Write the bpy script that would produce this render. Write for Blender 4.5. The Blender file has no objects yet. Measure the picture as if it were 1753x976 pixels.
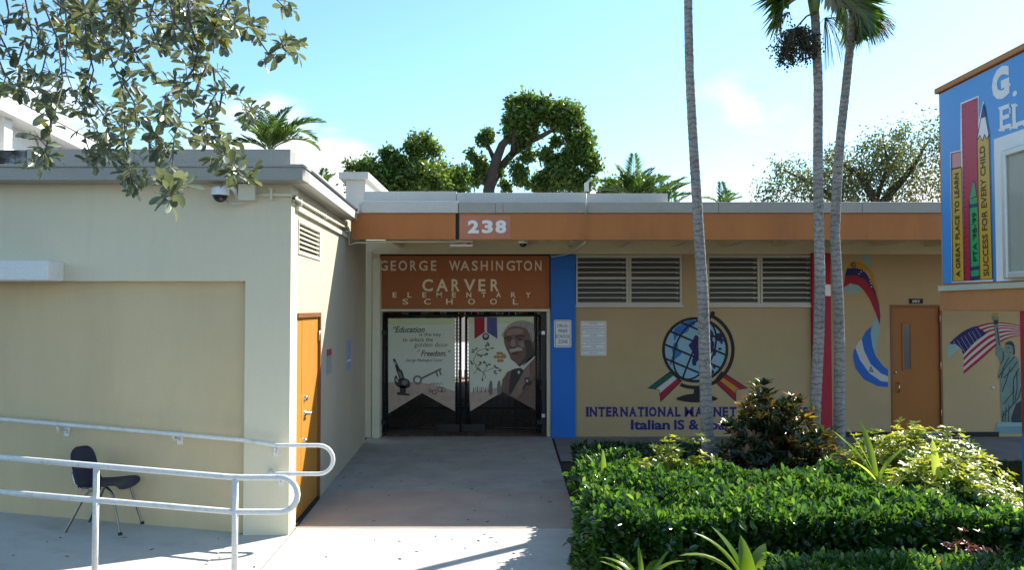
import bpy, bmesh, math, random
import numpy as np
from mathutils import Vector, Matrix
R = math.radians
random.seed(7); rng = np.random.default_rng(11)
sc = bpy.context.scene
COL = sc.collection

# ------------------------------------------------------------------ camera
F = 1350.0; CX, CY = 876.5, 488.0; CAMZ = 2.28
PITCH = math.atan(40.0 / F)
cam_d = bpy.data.cameras.new('camera'); cam = bpy.data.objects.new('camera', cam_d); COL.objects.link(cam)
cam.location = (0, 0, CAMZ); cam.rotation_euler = (math.pi / 2 + PITCH, 0, 0)
cam_d.sensor_width = 36.0; cam_d.lens = 36.0 * F / 1753.0
cam_d.clip_start = 0.05; cam_d.clip_end = 2000
sc.camera = cam

# ------------------------------------------------------------------ sky and sun
SUN = Vector((0.90, 0.77, 1.0)).normalized()
EL = math.asin(SUN.z); AZ = math.atan2(SUN.x, SUN.y)
world = bpy.data.worlds.new('World'); sc.world = world; world.use_nodes = True
wn = world.node_tree; wn.nodes.clear()
def W(t, **k):
    n = wn.nodes.new(t)
    for a, b in k.items(): setattr(n, a, b)
    return n
w_out = W('ShaderNodeOutputWorld'); w_bg = W('ShaderNodeBackground')
w_sky = W('ShaderNodeTexSky', sky_type='NISHITA', sun_disc=False)
w_sky.sun_elevation = EL; w_sky.sun_rotation = AZ
w_sky.air_density = 1.0; w_sky.dust_density = 0.35; w_sky.ozone_density = 1.5
w_bg.inputs[1].default_value = 0.115
w_tc = W('ShaderNodeTexCoord')
w_map = W('ShaderNodeMapping'); w_map.inputs['Scale'].default_value = (1.0, 1.0, 2.1); w_map.inputs['Location'].default_value = (0.35, 0.2, 0.1)
w_no = W('ShaderNodeTexNoise'); w_no.inputs['Scale'].default_value = 2.6; w_no.inputs['Detail'].default_value = 9; w_no.inputs['Roughness'].default_value = 0.55
w_sep = W('ShaderNodeSeparateXYZ')
w_el = W('ShaderNodeMapRange'); w_el.inputs[1].default_value = 0.05; w_el.inputs[2].default_value = 0.46; w_el.inputs[3].default_value = 0.22; w_el.inputs[4].default_value = -0.24
w_add = W('ShaderNodeMath', operation='ADD')
w_rmp = W('ShaderNodeMapRange', interpolation_type='SMOOTHSTEP'); w_rmp.inputs[1].default_value = 0.56; w_rmp.inputs[2].default_value = 0.72
w_mix = W('ShaderNodeMix', data_type='RGBA')
w_tint = W('ShaderNodeMix', data_type='RGBA', blend_type='MULTIPLY'); w_tint.inputs[0].default_value = 1.0
w_tint.inputs[7].default_value = (0.82, 1.05, 1.05, 1)
w_mix.inputs[7].default_value = (6.2, 6.4, 6.5, 1)
L = wn.links.new
L(w_tc.outputs['Generated'], w_map.inputs[0]); L(w_map.outputs[0], w_no.inputs['Vector'])
L(w_tc.outputs['Generated'], w_sep.inputs[0]); L(w_sep.outputs[2], w_el.inputs[0])
L(w_no.outputs[0], w_add.inputs[0]); L(w_el.outputs[0], w_add.inputs[1]); L(w_add.outputs[0], w_rmp.inputs[0])
L(w_sky.outputs[0], w_tint.inputs[6]); L(w_tint.outputs[2], w_mix.inputs[6]); L(w_rmp.outputs[0], w_mix.inputs[0])
L(w_mix.outputs[2], w_bg.inputs[0]); L(w_bg.outputs[0], w_out.inputs[0])

sun_d = bpy.data.lights.new('sun', 'SUN'); sun_d.energy = 5.0; sun_d.angle = R(0.53); sun_d.color = (1.0, 0.95, 0.86)
sun = bpy.data.objects.new('sun', sun_d); COL.objects.link(sun); sun.location = (20, 15, 25)
sun.rotation_euler = (-SUN).to_track_quat('-Z', 'Y').to_euler()

sc.view_settings.view_transform = 'Standard'; sc.view_settings.look = 'None'
sc.view_settings.exposure = 1.16; sc.view_settings.gamma = 1.0
sc.render.engine = 'CYCLES'
sc.cycles.use_denoising = True
sc.cycles.max_bounces = 8; sc.cycles.transparent_max_bounces = 12
sc.cycles.sample_clamp_indirect = 8

# ------------------------------------------------------------------ pixels to places
FWD = Vector((0, math.cos(PITCH), math.sin(PITCH))); UP = Vector((0, -math.sin(PITCH), math.cos(PITCH)))
CAM = Vector((0, 0, CAMZ))
def ray(px, py): return FWD + Vector((1, 0, 0)) * ((px - CX) / F) + UP * ((CY - py) / F)
def atY(px, py, Y): d = ray(px, py); return CAM + d * (Y / d.y)
def atZ(px, py, z): d = ray(px, py); return CAM + d * ((z - CAMZ) / d.z)
def atX(px, py, X): d = ray(px, py); return CAM + d * (X / d.x)
def atP(px, py, p0, n): d = ray(px, py); return CAM + d * ((p0 - CAM).dot(n) / d.dot(n))

# ------------------------------------------------------------------ objects
WORLD = {}
def tag(o, label=None, cat=None, group=None, kind=None):
    if label: o['label'] = label
    if cat: o['category'] = cat
    if group: o['group'] = group
    if kind: o['kind'] = kind
    return o
def thing(name, loc, label, cat, group=None):
    o = bpy.data.objects.new(name, None); COL.objects.link(o); o.location = loc
    o.empty_display_size = 0.2; WORLD[o.name] = Vector(loc)
    return tag(o, label, cat, group)
def link(name, me, parent=None):
    o = bpy.data.objects.new(name, me); COL.objects.link(o)
    if parent is not None: o.parent = parent
    return o
def off(parent): return WORLD.get(parent.name, Vector((0, 0, 0))) if parent is not None else Vector((0, 0, 0))

class MB:
    def __init__(s): s.v = []; s.f = []; s.m = []; s.sm = []
    def add(s, vs, fs, m=0, smooth=False):
        b = len(s.v); s.v += [tuple(v) for v in vs]
        for f in fs: s.f.append(tuple(i + b for i in f)); s.m.append(m); s.sm.append(smooth)
        return s
    def hexa(s, p, m=0):
        return s.add(p, [(0, 3, 2, 1), (4, 5, 6, 7), (0, 1, 5, 4), (1, 2, 6, 5), (2, 3, 7, 6), (3, 0, 4, 7)], m)
    def box(s, x0, x1, y0, y1, z0, z1, m=0):
        x0, x1 = sorted((x0, x1)); y0, y1 = sorted((y0, y1)); z0, z1 = sorted((z0, z1))
        return s.hexa([(x0, y0, z0), (x1, y0, z0), (x1, y1, z0), (x0, y1, z0), (x0, y0, z1), (x1, y0, z1), (x1, y1, z1), (x0, y1, z1)], m)
    def obox(s, o, ex, ey, a0, a1, b0, b1, z0, z1, m=0):
        P = lambda a, b, z: o + ex * a + ey * b + Vector((0, 0, z))
        return s.hexa([P(a0, b0, z0), P(a1, b0, z0), P(a1, b1, z0), P(a0, b1, z0), P(a0, b0, z1), P(a1, b0, z1), P(a1, b1, z1), P(a0, b1, z1)], m)
    def poly(s, pts, m=0): return s.add(pts, [tuple(range(len(pts)))], m)
    def prism(s, pts, d, m=0):
        n = len(pts); d = Vector(d); a = [Vector(p) for p in pts]; b = [p + d for p in a]
        fs = [tuple(range(n)), tuple(range(2 * n - 1, n - 1, -1))] + [(i, (i + 1) % n + 0, (i + 1) % n + n, i + n) for i in range(n)]
        return s.add(a + b, fs, m)
    def tube(s, path, r, n=10, m=0, caps=True, smooth=True):
        path = [Vector(p) for p in path]; k = len(path)
        rr = r if isinstance(r, (list, tuple)) else [r] * k
        base = len(s.v); ref = Vector((0.13, 0.07, 1))
        t0 = (path[1] - path[0]).normalized()
        a = t0.cross(ref)
        if a.length < 1e-3: a = t0.cross(Vector((1, 0, 0)))
        a.normalize()
        for i, p in enumerate(path):
            t = (path[min(i + 1, k - 1)] - path[max(i - 1, 0)]).normalized()
            a = (a - t * a.dot(t)).normalized(); b = t.cross(a)
            for j in range(n):
                q = 2 * math.pi * j / n
                s.v.append(tuple(p + (a * math.cos(q) + b * math.sin(q)) * rr[i]))
        for i in range(k - 1):
            for j in range(n):
                j2 = (j + 1) % n
                s.f.append((base + i * n + j, base + i * n + j2, base + (i + 1) * n + j2, base + (i + 1) * n + j)); s.m.append(m); s.sm.append(smooth)
        if caps:
            s.f.append(tuple(base + j for j in range(n - 1, -1, -1))); s.m.append(m); s.sm.append(False)
            s.f.append(tuple(base + (k - 1) * n + j for j in range(n))); s.m.append(m); s.sm.append(False)
        return s
    def lathe(s, o, axis, prof, n=16, m=0):
        axis = Vector(axis).normalized(); o = Vector(o)
        a = axis.cross(Vector((0.1, 0.2, 1)) if abs(axis.z) < .9 else Vector((1, 0, 0))).normalized(); b = axis.cross(a); base = len(s.v)
        for (r, h) in prof:
            for j in range(n):
                q = 2 * math.pi * j / n; s.v.append(tuple(o + axis * h + (a * math.cos(q) + b * math.sin(q)) * max(r, 1e-4)))
        for i in range(len(prof) - 1):
            for j in range(n):
                j2 = (j + 1) % n
                s.f.append((base + i * n + j, base + i * n + j2, base + (i + 1) * n + j2, base + (i + 1) * n + j)); s.m.append(m); s.sm.append(True)
        return s
    def build(s, name, mats, parent=None, bevel=0, seg=2):
        if not isinstance(mats, (list, tuple)): mats = [mats]
        o_ = off(parent)
        me = bpy.data.meshes.new(name)
        me.from_pydata([tuple(Vector(v) - o_) for v in s.v], [], s.f)
        for m in mats: me.materials.append(M[m] if isinstance(m, str) else m)
        me.polygons.foreach_set('material_index', s.m); me.polygons.foreach_set('use_smooth', s.sm)
        bm = bmesh.new(); bm.from_mesh(me); bmesh.ops.recalc_face_normals(bm, faces=bm.faces); bm.to_mesh(me); bm.free()
        me.update()
        o = link(name, me, parent)
        if parent is not None: WORLD[o.name] = o_
        if bevel:
            b = o.modifiers.new('bevel', 'BEVEL'); b.width = bevel; b.segments = seg; b.limit_method = 'ANGLE'; b.angle_limit = R(40)
        return o

# ------------------------------------------------------------------ materials
M = {}
def nodes(name):
    m = bpy.data.materials.new(name); m.use_nodes = True; t = m.node_tree; t.nodes.clear()
    out = t.nodes.new('ShaderNodeOutputMaterial'); b = t.nodes.new('ShaderNodeBsdfPrincipled'); t.links.new(b.outputs[0], out.inputs[0])
    M[name] = m; return t, b, out
def noise(t, vec, scale, detail=4, rough=.55):
    n = t.nodes.new('ShaderNodeTexNoise'); n.inputs['Scale'].default_value = scale; n.inputs['Detail'].default_value = detail; n.inputs['Roughness'].default_value = rough
    t.links.new(vec, n.inputs['Vector']); return n
def ramp(t, fac, stops):
    r = t.nodes.new('ShaderNodeValToRGB'); e = r.color_ramp.elements
    while len(e) < len(stops): e.new(0.5)
    for i, (p, c) in enumerate(stops): e[i].position = p; e[i].color = (*c, 1)
    t.links.new(fac, r.inputs[0]); return r
def mul(c, k): return tuple(min(1.0, x * k) for x in c)
def mat(name, col, rough=.6, var=.10, vscale=1.6, bump=0., bscale=120, metal=0., spec=.4, dirt=0., dcol=(.08, .07, .05), dscale=2.5, stretch=None, fine=0.05):
    t, b, out = nodes(name)
    tc = t.nodes.new('ShaderNodeTexCoord'); vec = tc.outputs['Object']
    if stretch:
        mp = t.nodes.new('ShaderNodeMapping'); mp.inputs['Scale'].default_value = stretch; t.links.new(vec, mp.inputs[0]); sv = mp.outputs[0]
    else: sv = vec
    n1 = noise(t, sv, vscale, 6, .6)
    r1 = ramp(t, n1.outputs[0], [(.3, mul(col, 1 - var)), (.7, mul(col, 1 + var))])
    cur = r1.outputs[0]
    if fine:
        n3 = noise(t, vec, bscale * .7, 2); r3 = ramp(t, n3.outputs[0], [(.3, (1 - fine * 2,) * 3), (.7, (1, 1, 1))])
        mx = t.nodes.new('ShaderNodeMix'); mx.data_type = 'RGBA'; mx.blend_type = 'MULTIPLY'; mx.inputs[0].default_value = 1
        t.links.new(cur, mx.inputs[6]); t.links.new(r3.outputs[0], mx.inputs[7]); cur = mx.outputs[2]
    if dirt:
        n2 = noise(t, sv, dscale, 8, .7); r2 = ramp(t, n2.outputs[0], [(.5, (0, 0, 0)), (.72, (dirt,) * 3)])
        mx = t.nodes.new('ShaderNodeMix'); mx.data_type = 'RGBA'; t.links.new(r2.outputs[0], mx.inputs[0]); t.links.new(cur, mx.inputs[6]); mx.inputs[7].default_value = (*dcol, 1); cur = mx.outputs[2]
    t.links.new(cur, b.inputs['Base Color'])
    b.inputs['Roughness'].default_value = rough; b.inputs['Metallic'].default_value = metal; b.inputs['Specular IOR Level'].default_value = spec
    if bump:
        nb = noise(t, vec, bscale, 3); bp = t.nodes.new('ShaderNodeBump'); bp.inputs['Strength'].default_value = bump; bp.inputs['Distance'].default_value = .01
        t.links.new(nb.outputs[0], bp.inputs['Height']); t.links.new(bp.outputs[0], b.inputs['Normal'])
    return M[name]
def leafmat(name, stops, rough=.35, trans=.3, spec=.5, tcol=1.6):
    t, b, out = nodes(name)
    at = t.nodes.new('ShaderNodeAttribute'); at.attribute_name = 'rnd'
    r = ramp(t, at.outputs['Fac'], stops)
    t.links.new(r.outputs[0], b.inputs['Base Color']); b.inputs['Roughness'].default_value = rough; b.inputs['Specular IOR Level'].default_value = spec
    tr = t.nodes.new('ShaderNodeBsdfTranslucent')
    mx = t.nodes.new('ShaderNodeMix'); mx.data_type = 'RGBA'; mx.blend_type = 'MULTIPLY'; mx.inputs[0].default_value = 1; mx.clamp_result = False
    mx.inputs[7].default_value = (tcol * 1.1, tcol, tcol * .45, 1); t.links.new(r.outputs[0], mx.inputs[6]); t.links.new(mx.outputs[2], tr.inputs[0])
    ms = t.nodes.new('ShaderNodeMixShader'); ms.inputs[0].default_value = trans
    t.links.new(b.outputs[0], ms.inputs[1]); t.links.new(tr.outputs[0], ms.inputs[2]); t.links.new(ms.outputs[0], out.inputs[0])
    return M[name]

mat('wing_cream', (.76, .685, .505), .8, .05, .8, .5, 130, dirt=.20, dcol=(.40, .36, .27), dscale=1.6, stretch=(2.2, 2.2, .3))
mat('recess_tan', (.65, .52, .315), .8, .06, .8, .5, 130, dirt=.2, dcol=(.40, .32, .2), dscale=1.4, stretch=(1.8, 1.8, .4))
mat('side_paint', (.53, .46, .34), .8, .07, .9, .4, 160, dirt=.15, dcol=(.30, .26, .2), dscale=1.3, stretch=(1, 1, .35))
mat('wall_tan', (.50, .365, .195), .85, .06, 1.1, .5, 130, dirt=.10, dcol=(.3, .24, .15), dscale=1.5)
mat('soffit_cream', (.82, .73, .49), .75, .06, 1.2, .2, 140, dirt=.15, dcol=(.35, .3, .2))
mat('post_cream', (.70, .68, .52), .6, .05, 1.5, .15, 90, dirt=.1, dcol=(.4, .38, .3))
mat('orange', (.47, .17, .05), .75, .10, 1.4, .4, 110, dirt=.32, dcol=(.27, .10, .04), dscale=2.2, stretch=(2, 2, .5))
mat('pink_patch', (.50, .20, .12), .75, .06, 2, .3, 110)
mat('rust_panel', (.40, .135, .05), .75, .07, 1.5, .35, 110, dirt=.12, dcol=(.22, .07, .03))
mat('blue_paint', (.012, .155, .60), .6, .06, 1.5, .3, 120, dirt=.1, dcol=(.02, .08, .3))
mat('red_paint', (.43, .012, .035), .55, .06, 1.5, .3, 120, dirt=.1, dcol=(.2, .01, .02))
mat('door_orange', (.36, .125, .018), .5, .06, 1.3, .05, 80, dirt=.1, dcol=(.2, .07, .015))
mat('door_yellow', (.50, .22, .03), .5, .05, 1.3, .05, 80, dirt=.1, dcol=(.3, .12, .02))
mat('frame_brown', (.24, .09, .03), .5, .08, 3)
mat('metal_grey', (.37, .35, .31), .6, .08, 1.4, .1, 60, metal=.1, dirt=.3, dcol=(.27, .26, .23), dscale=3)
mat('metal_pale', (.54, .53, .50), .55, .05, 1.2, .08, 60, metal=.05, dirt=.2, dcol=(.36, .35, .33), dscale=4, stretch=(1, 1, .4))
mat('white_paint', (.78, .78, .76), .5, .04, 2, .06, 60, dirt=.1, dcol=(.45, .44, .4))
mat('rail_paint', (.78, .76, .72), .42, .05, 4, .1, 60, spec=.5, dirt=.45, dcol=(.33, .31, .28), dscale=13)
mat('letter_cream', (.86, .76, .53), .6, .06, 6)
mat('letter_white', (.80, .78, .74), .5, .04, 6)
mat('navy_paint', (.022, .018, .16), .6, .08, 5)
mat('black_iron', (.012, .012, .013), .45, .2, 6, .1, 200, dirt=.2, dcol=(.06, .04, .03))
mat('black_rubber', (.02, .02, .02), .7, .2, 5)
mat('aluminium', (.62, .62, .60), .4, .06, 4, metal=.55, dirt=.2, dcol=(.4, .38, .33))
mat('window_frame', (.56, .54, .45), .5, .06, 3, metal=.1, dirt=.2, dcol=(.33, .31, .24))
mat('chrome', (.62, .61, .58), .22, .08, 8, metal=1., dirt=.25, dcol=(.2, .17, .13), dscale=12)
mat('dull_steel', (.30, .28, .25), .3, .12, 8, metal=1., dirt=.3, dcol=(.10, .08, .06), dscale=10)
mat('navy_plastic', (.018, .022, .055), .42, .12, 6, .1, 160)
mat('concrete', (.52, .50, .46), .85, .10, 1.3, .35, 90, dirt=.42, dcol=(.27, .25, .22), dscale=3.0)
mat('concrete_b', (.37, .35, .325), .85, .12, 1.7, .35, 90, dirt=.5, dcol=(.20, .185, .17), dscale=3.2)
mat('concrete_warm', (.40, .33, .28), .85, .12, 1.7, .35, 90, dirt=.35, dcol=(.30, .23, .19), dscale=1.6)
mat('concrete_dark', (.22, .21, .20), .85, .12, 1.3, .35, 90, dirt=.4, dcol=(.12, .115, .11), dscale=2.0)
mat('joint_dirt', (.09, .08, .065), .95, .2, 5)
mat('asphalt', (.045, .045, .047), .9, .2, 3, .6, 160)
mat('soil', (.07, .05, .033), .95, .3, 4, .8, 60)
mat('tile_brown', (.32, .20, .14), .85, .22, 1.2, .1, 80)
mat('tile_brown_b', (.27, .17, .115), .85, .22, 1.2, .1, 80)
mat('grout', (.05, .042, .036), .9, .1, 3)
mat('dark_inside', (.035, .033, .03), .9, .2, 2)
mat('room_wall', (.42, .40, .34), .9, .1, 2)
mat('paper', (.80, .81, .80), .6, .04, 5)
mat('sign_ink', (.07, .10, .25), .6, .05, 5)
mat('text_grey', (.30, .31, .33), .6, .05, 5)
mat('notice_red', (.45, .05, .08), .6, .05, 5)
mat('notice_grey', (.34, .36, .35), .6, .1, 8)
mat('notice_blue', (.25, .36, .55), .6, .25, 12)
mat('sign_blue', (.045, .26, .62), .22, .03, 1.0, .05, 3, spec=.5, fine=0)
mat('sign_yellow', (.62, .36, .035), .3, .04, 3); mat('sign_red', (.45, .012, .055), .3, .04, 3)
mat('sign_green', (.02, .36, .11), .3, .04, 3); mat('sign_pink', (.62, .26, .26), .3, .04, 3)
mat('sign_white', (.80, .80, .78), .3, .03, 3); mat('sign_navy', (.02, .03, .14), .3, .04, 3); mat('sign_black', (.012, .012, .012), .4, .1, 3)
mat('sign_orange', (.50, .21, .075), .7, .09, 2.5, .3, 90, dirt=.2, dcol=(.32, .11, .04), dscale=3)
mat('case_board', (.50, .50, .38), .7, .06, 2, dirt=.1, dcol=(.35, .35, .26))
mat('mural_black', (.022, .016, .014), .7, .1, 5); mat('mural_sky', (.26, .44, .53), .7, .05, 5); mat('mural_blue', (.03, .15, .44), .7, .06, 5)
mat('mural_navy', (.018, .018, .12), .7, .08, 5); mat('mural_red', (.34, .012, .03), .7, .08, 5); mat('mural_green', (.012, .10, .07), .7, .08, 5)
mat('mural_white', (.56, .54, .50), .7, .05, 5); mat('mural_yellow', (.50, .27, .02), .7, .08, 5); mat('mural_royal', (.02, .13, .50), .7, .06, 5)
mat('mural_aqua', (.27, .43, .42), .7, .06, 4); mat('verdigris', (.16, .25, .22), .7, .14, 6); mat('verdigris_dark', (.03, .05, .05), .7, .14, 6); mat('teal_stone', (.17, .31, .31), .7, .1, 5)
mat('ban_sky', (.62, .65, .53), .55, .06, 1.0); mat('ban_sky_top', (.56, .60, .33), .55, .06, 1.0); mat('ban_earth', (.45, .34, .27), .6, .16, 9)
mat('ban_ink', (.035, .032, .026), .6, .1, 8); mat('ban_grey', (.17, .165, .15), .6, .2, 9); mat('ban_lgrey', (.40, .39, .36), .6, .12, 9)
mat('skin', (.16, .095, .066), .6, .12, 6); mat('skin_dark', (.06, .036, .027), .6, .12, 8); mat('skin_lit', (.27, .18, .135), .6, .1, 8)
mat('hair_grey', (.30, .28, .25), .7, .35, 22); mat('moustache', (.40, .36, .32), .7, .2, 20); mat('jacket', (.17, .105, .08), .7, .12, 9); mat('jacket_lit', (.25, .165, .13), .7, .12, 9)
mat('peanut', (.40, .22, .07), .6, .2, 20); mat('sprig', (.08, .12, .04), .6, .2, 9); mat('medal_blue', (.06, .07, .22), .6, .08, 5)
mat('bark', (.16, .13, .10), .9, .25, 6, .8, 40); mat('bark_dark', (.06, .047, .035), .9, .25, 6, .8, 40); mat('twig', (.13, .11, .09), .8, .2, 9)
mat('hedge_light_block', (.018, .02, .010), .95, .3, 8)
mat('far_white', (.72, .72, .70), .7, .04, 1, .1, 60); mat('far_trim', (.70, .70, .68), .6, .04, 1)
mat('berry', (.025, .03, .016), .6, .3, 9); mat('stalk', (.16, .13, .06), .7, .2, 9); mat('crownshaft', (.16, .23, .07), .45, .15, 4)
mat('dome_glass', (.02, .02, .022), .08, .0, 3, spec=.6, fine=0)
# stained parapet: black mould over grey metal with a ragged edge at the far left
t, b, out = nodes('parapet_stained')
tc = t.nodes.new('ShaderNodeTexCoord'); n = noise(t, tc.outputs['Object'], 9, 9, .7)
r = ramp(t, n.outputs[0], [(.36, (.30, .31, .30)), (.46, (.10, .095, .09)), (.6, (.022, .021, .02))]); t.links.new(r.outputs[0], b.inputs['Base Color']); b.inputs['Roughness'].default_value = .9
# glass
t, b, out = nodes('glass'); b.inputs['Base Color'].default_value = (.14, .15, .14, 1); b.inputs['Roughness'].default_value = .12; b.inputs['Alpha'].default_value = .8; b.inputs['Specular IOR Level'].default_value = .6
t, b, out = nodes('case_glass'); b.inputs['Base Color'].default_value = (.4, .42, .4, 1); b.inputs['Roughness'].default_value = .08; b.inputs['Alpha'].default_value = .18
# palm trunk: ringed pale bark with lichen spots
t, b, out = nodes('palm_bark')
tc = t.nodes.new('ShaderNodeTexCoord'); n1 = noise(t, tc.outputs['Object'], 3, 6, .6); n2 = noise(t, tc.outputs['Object'], 34, 5, .7)
r1 = ramp(t, n1.outputs[0], [(.3, (.22, .20, .185)), (.7, (.38, .36, .335))]); r2 = ramp(t, n2.outputs[0], [(.52, (1, 1, 1)), (.66, (.42, .38, .33))])
mx = t.nodes.new('ShaderNodeMix'); mx.data_type = 'RGBA'; mx.blend_type = 'MULTIPLY'; mx.inputs[0].default_value = 1
t.links.new(r1.outputs[0], mx.inputs[6]); t.links.new(r2.outputs[0], mx.inputs[7])
wv = t.nodes.new('ShaderNodeTexWave'); wv.bands_direction = 'Z'; wv.inputs['Scale'].default_value = 4.6; wv.inputs['Distortion'].default_value = 7.5; wv.inputs['Detail'].default_value = 3; wv.inputs['Detail Scale'].default_value = 1.6
t.links.new(tc.outputs['Object'], wv.inputs[0]); r3 = ramp(t, wv.outputs[0], [(.02, (.60, .57, .53)), (.22, (.95, .95, .95)), (1, (1, 1, 1))])
m2_ = t.nodes.new('ShaderNodeMix'); m2_.data_type = 'RGBA'; m2_.blend_type = 'MULTIPLY'; m2_.inputs[0].default_value = 1
t.links.new(mx.outputs[2], m2_.inputs[6]); t.links.new(r3.outputs[0], m2_.inputs[7]); t.links.new(m2_.outputs[2], b.inputs['Base Color']); b.inputs['Roughness'].default_value = .9
bp = t.nodes.new('ShaderNodeBump'); bp.inputs['Strength'].default_value = .6; bp.inputs['Distance'].default_value = .01; t.links.new(n2.outputs[0], bp.inputs['Height']); t.links.new(bp.outputs[0], b.inputs['Normal'])
# leaves
leafmat('leaf_tree', [(0, (.035, .07, .016)), (.5, (.075, .14, .03)), (.85, (.14, .20, .045)), (1, (.24, .28, .08))], .36, .45)
leafmat('leaf_tree_b', [(0, (.05, .07, .03)), (.6, (.10, .12, .05)), (1, (.17, .18, .08))], .5, .4)
leafmat('leaf_hedge', [(0, (.012, .035, .010)), (.5, (.034, .088, .018)), (.85, (.06, .145, .026)), (.985, (.12, .22, .045)), (1, (.2, .17, .06))], .17, .42, .8, 2.3)
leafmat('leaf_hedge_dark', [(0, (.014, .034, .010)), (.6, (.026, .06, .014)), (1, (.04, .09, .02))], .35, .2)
leafmat('leaf_yellow', [(0, (.045, .09, .015)), (.35, (.13, .2, .025)), (.7, (.29, .34, .045)), (1, (.44, .46, .10))], .32, .45, .5, 1.5)
leafmat('leaf_croton', [(0, (.013, .022, .010)), (.45, (.028, .042, .014)), (.62, (.06, .10, .02)), (.75, (.15, .05, .022)), (.9, (.33, .17, .03)), (1, (.45, .33, .06))], .25, .25, .6)
leafmat('leaf_red', [(0, (.05, .016, .012)), (.6, (.14, .035, .025)), (1, (.24, .08, .05))], .35, .25)
leafmat('leaf_button', [(0, (.06, .085, .055)), (.45, (.12, .15, .105)), (.78, (.2, .23, .17)), (.95, (.17, .2, .06)), (.985, (.26, .25, .05)), (1, (.26, .11, .03))], .30, .28, .65, 1.5)
leafmat('leaf_palm', [(0, (.02, .055, .010)), (.5, (.05, .11, .016)), (1, (.12, .19, .025))], .35, .35, .5, 1.7)
leafmat('leaf_strap', [(0, (.12, .22, .02)), (.5, (.2, .32, .04)), (1, (.36, .44, .12))], .28, .6, .5, 1.9)
leafmat('grass', [(0, (.022, .036, .008)), (.6, (.06, .08, .018)), (1, (.14, .14, .045))], .55, .3)

# ------------------------------------------------------------------ leaves, many to a mesh
T_FAR = (np.array([(0, 0, 0), (.5, .5, .05), (0, 1, 0), (-.5, .5, .05)]), [(0, 1, 2), (0, 2, 3)])
T_MID = (np.array([(0, 0, 0), (.42, .35, .07), (.46, .68, .07), (0, 1, -.05), (-.46, .68, .07), (-.42, .35, .07), (0, .52, -.01)]), [(0, 1, 6), (1, 2, 6), (2, 3, 6), (3, 4, 6), (4, 5, 6), (5, 0, 6)])
T_OBO = (np.array([(0, -.18, 0), (0, 0, 0), (.22, .22, .04), (.43, .5, .07), (.47, .72, .06), (.3, .92, .01), (0, 1.0, -.04), (-.3, .92, .01), (-.47, .72, .06), (-.43, .5, .07), (-.22, .22, .04), (0, .3, -.015), (0, .68, -.02)]),
         [(1, 2, 11), (2, 3, 11), (3, 12, 11), (3, 4, 12), (4, 5, 12), (5, 6, 12), (6, 7, 12), (7, 8, 12), (8, 9, 12), (9, 11, 12), (9, 10, 11), (10, 1, 11)])
def unit(a): return a / np.maximum(np.linalg.norm(a, axis=1, keepdims=True), 1e-6)
def leafmesh(name, P, D, N, Ls, Ws, rnd, tmpl, material, parent=None):
    tv, tf = tmpl; n = len(P); k = len(tv)
    P = np.asarray(P, float) - np.array(off(parent)); D = unit(np.asarray(D, float)); N = np.asarray(N, float)
    S = unit(np.cross(D, N)); N = np.cross(S, D)
    Ls = np.broadcast_to(np.asarray(Ls, float), (n,)); Ws = np.broadcast_to(np.asarray(Ws, float), (n,))
    V = P[:, None, :] + tv[None, :, 1, None] * (D * Ls[:, None])[:, None, :] + tv[None, :, 0, None] * (S * Ws[:, None])[:, None, :] + tv[None, :, 2, None] * (N * Ls[:, None])[:, None, :]
    tris = np.array(tf); nf = len(tris)
    I = (np.arange(n)[:, None, None] * k + tris[None]).reshape(-1)
    me = bpy.data.meshes.new(name)
    me.vertices.add(n * k); me.vertices.foreach_set('co', V.reshape(-1).astype(np.float32))
    me.loops.add(len(I)); me.loops.foreach_set('vertex_index', I.astype(np.int32))
    me.polygons.add(n * nf); me.polygons.foreach_set('loop_start', (np.arange(n * nf) * 3).astype(np.int32)); me.polygons.foreach_set('loop_total', np.full(n * nf, 3, np.int32))
    me.polygons.foreach_set('use_smooth', np.ones(n * nf, bool))
    at = me.attributes.new('rnd', 'FLOAT', 'POINT'); at.data.foreach_set('value', np.repeat(np.clip(rnd, 0, 1), k).astype(np.float32))
    me.materials.append(M[material]); me.update(calc_edges=True); me.validate()
    o = link(name, me, parent)
    if parent is not None: WORLD[o.name] = off(parent)
    return o
def rdir(n): return unit(rng.normal(size=(n, 3)))

# ------------------------------------------------------------------ lettering
def textgeo(body, bold=0., shear=0., spacing=1., extrude=0., res=3):
    c = bpy.data.curves.new('t', 'FONT'); c.body = body; c.offset = bold; c.shear = shear; c.space_character = spacing; c.extrude = extrude; c.resolution_u = res
    o = bpy.data.objects.new('t', c); COL.objects.link(o); bpy.context.view_layer.update()
    me = bpy.data.meshes.new_from_object(o.evaluated_get(bpy.context.evaluated_depsgraph_get()))
    v = np.array([x.co[:] for x in me.vertices]); f = [tuple(p.vertices) for p in me.polygons]
    bpy.data.objects.remove(o); bpy.data.curves.remove(c); bpy.data.meshes.remove(me)
    lo = v.min(0); hi = v.max(0); sp = np.where(hi - lo < 1e-6, 1, hi - lo)
    return (v - lo) / sp, f
def text(mb, body, P0, U, V, N, depth=0., m=0, **k):
    v, f = textgeo(body, extrude=.02 if depth else 0., **k)
    P0, U, V, N = Vector(P0), Vector(U), Vector(V), Vector(N)
    mb.add([P0 + U * a[0] + V * a[1] + N * (a[2] * depth) for a in v], f, m)
def wtext(mb, body, x0, y0, x1, y1, Y, depth=0., m=0, **k):
    a = atY(x0, y1, Y); b = atY(x1, y1, Y); c = atY(x0, y0, Y)
    text(mb, body, a, (b.x - a.x, 0, 0), (0, 0, c.z - a.z), (0, -1, 0), depth, m, **k)

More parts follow.
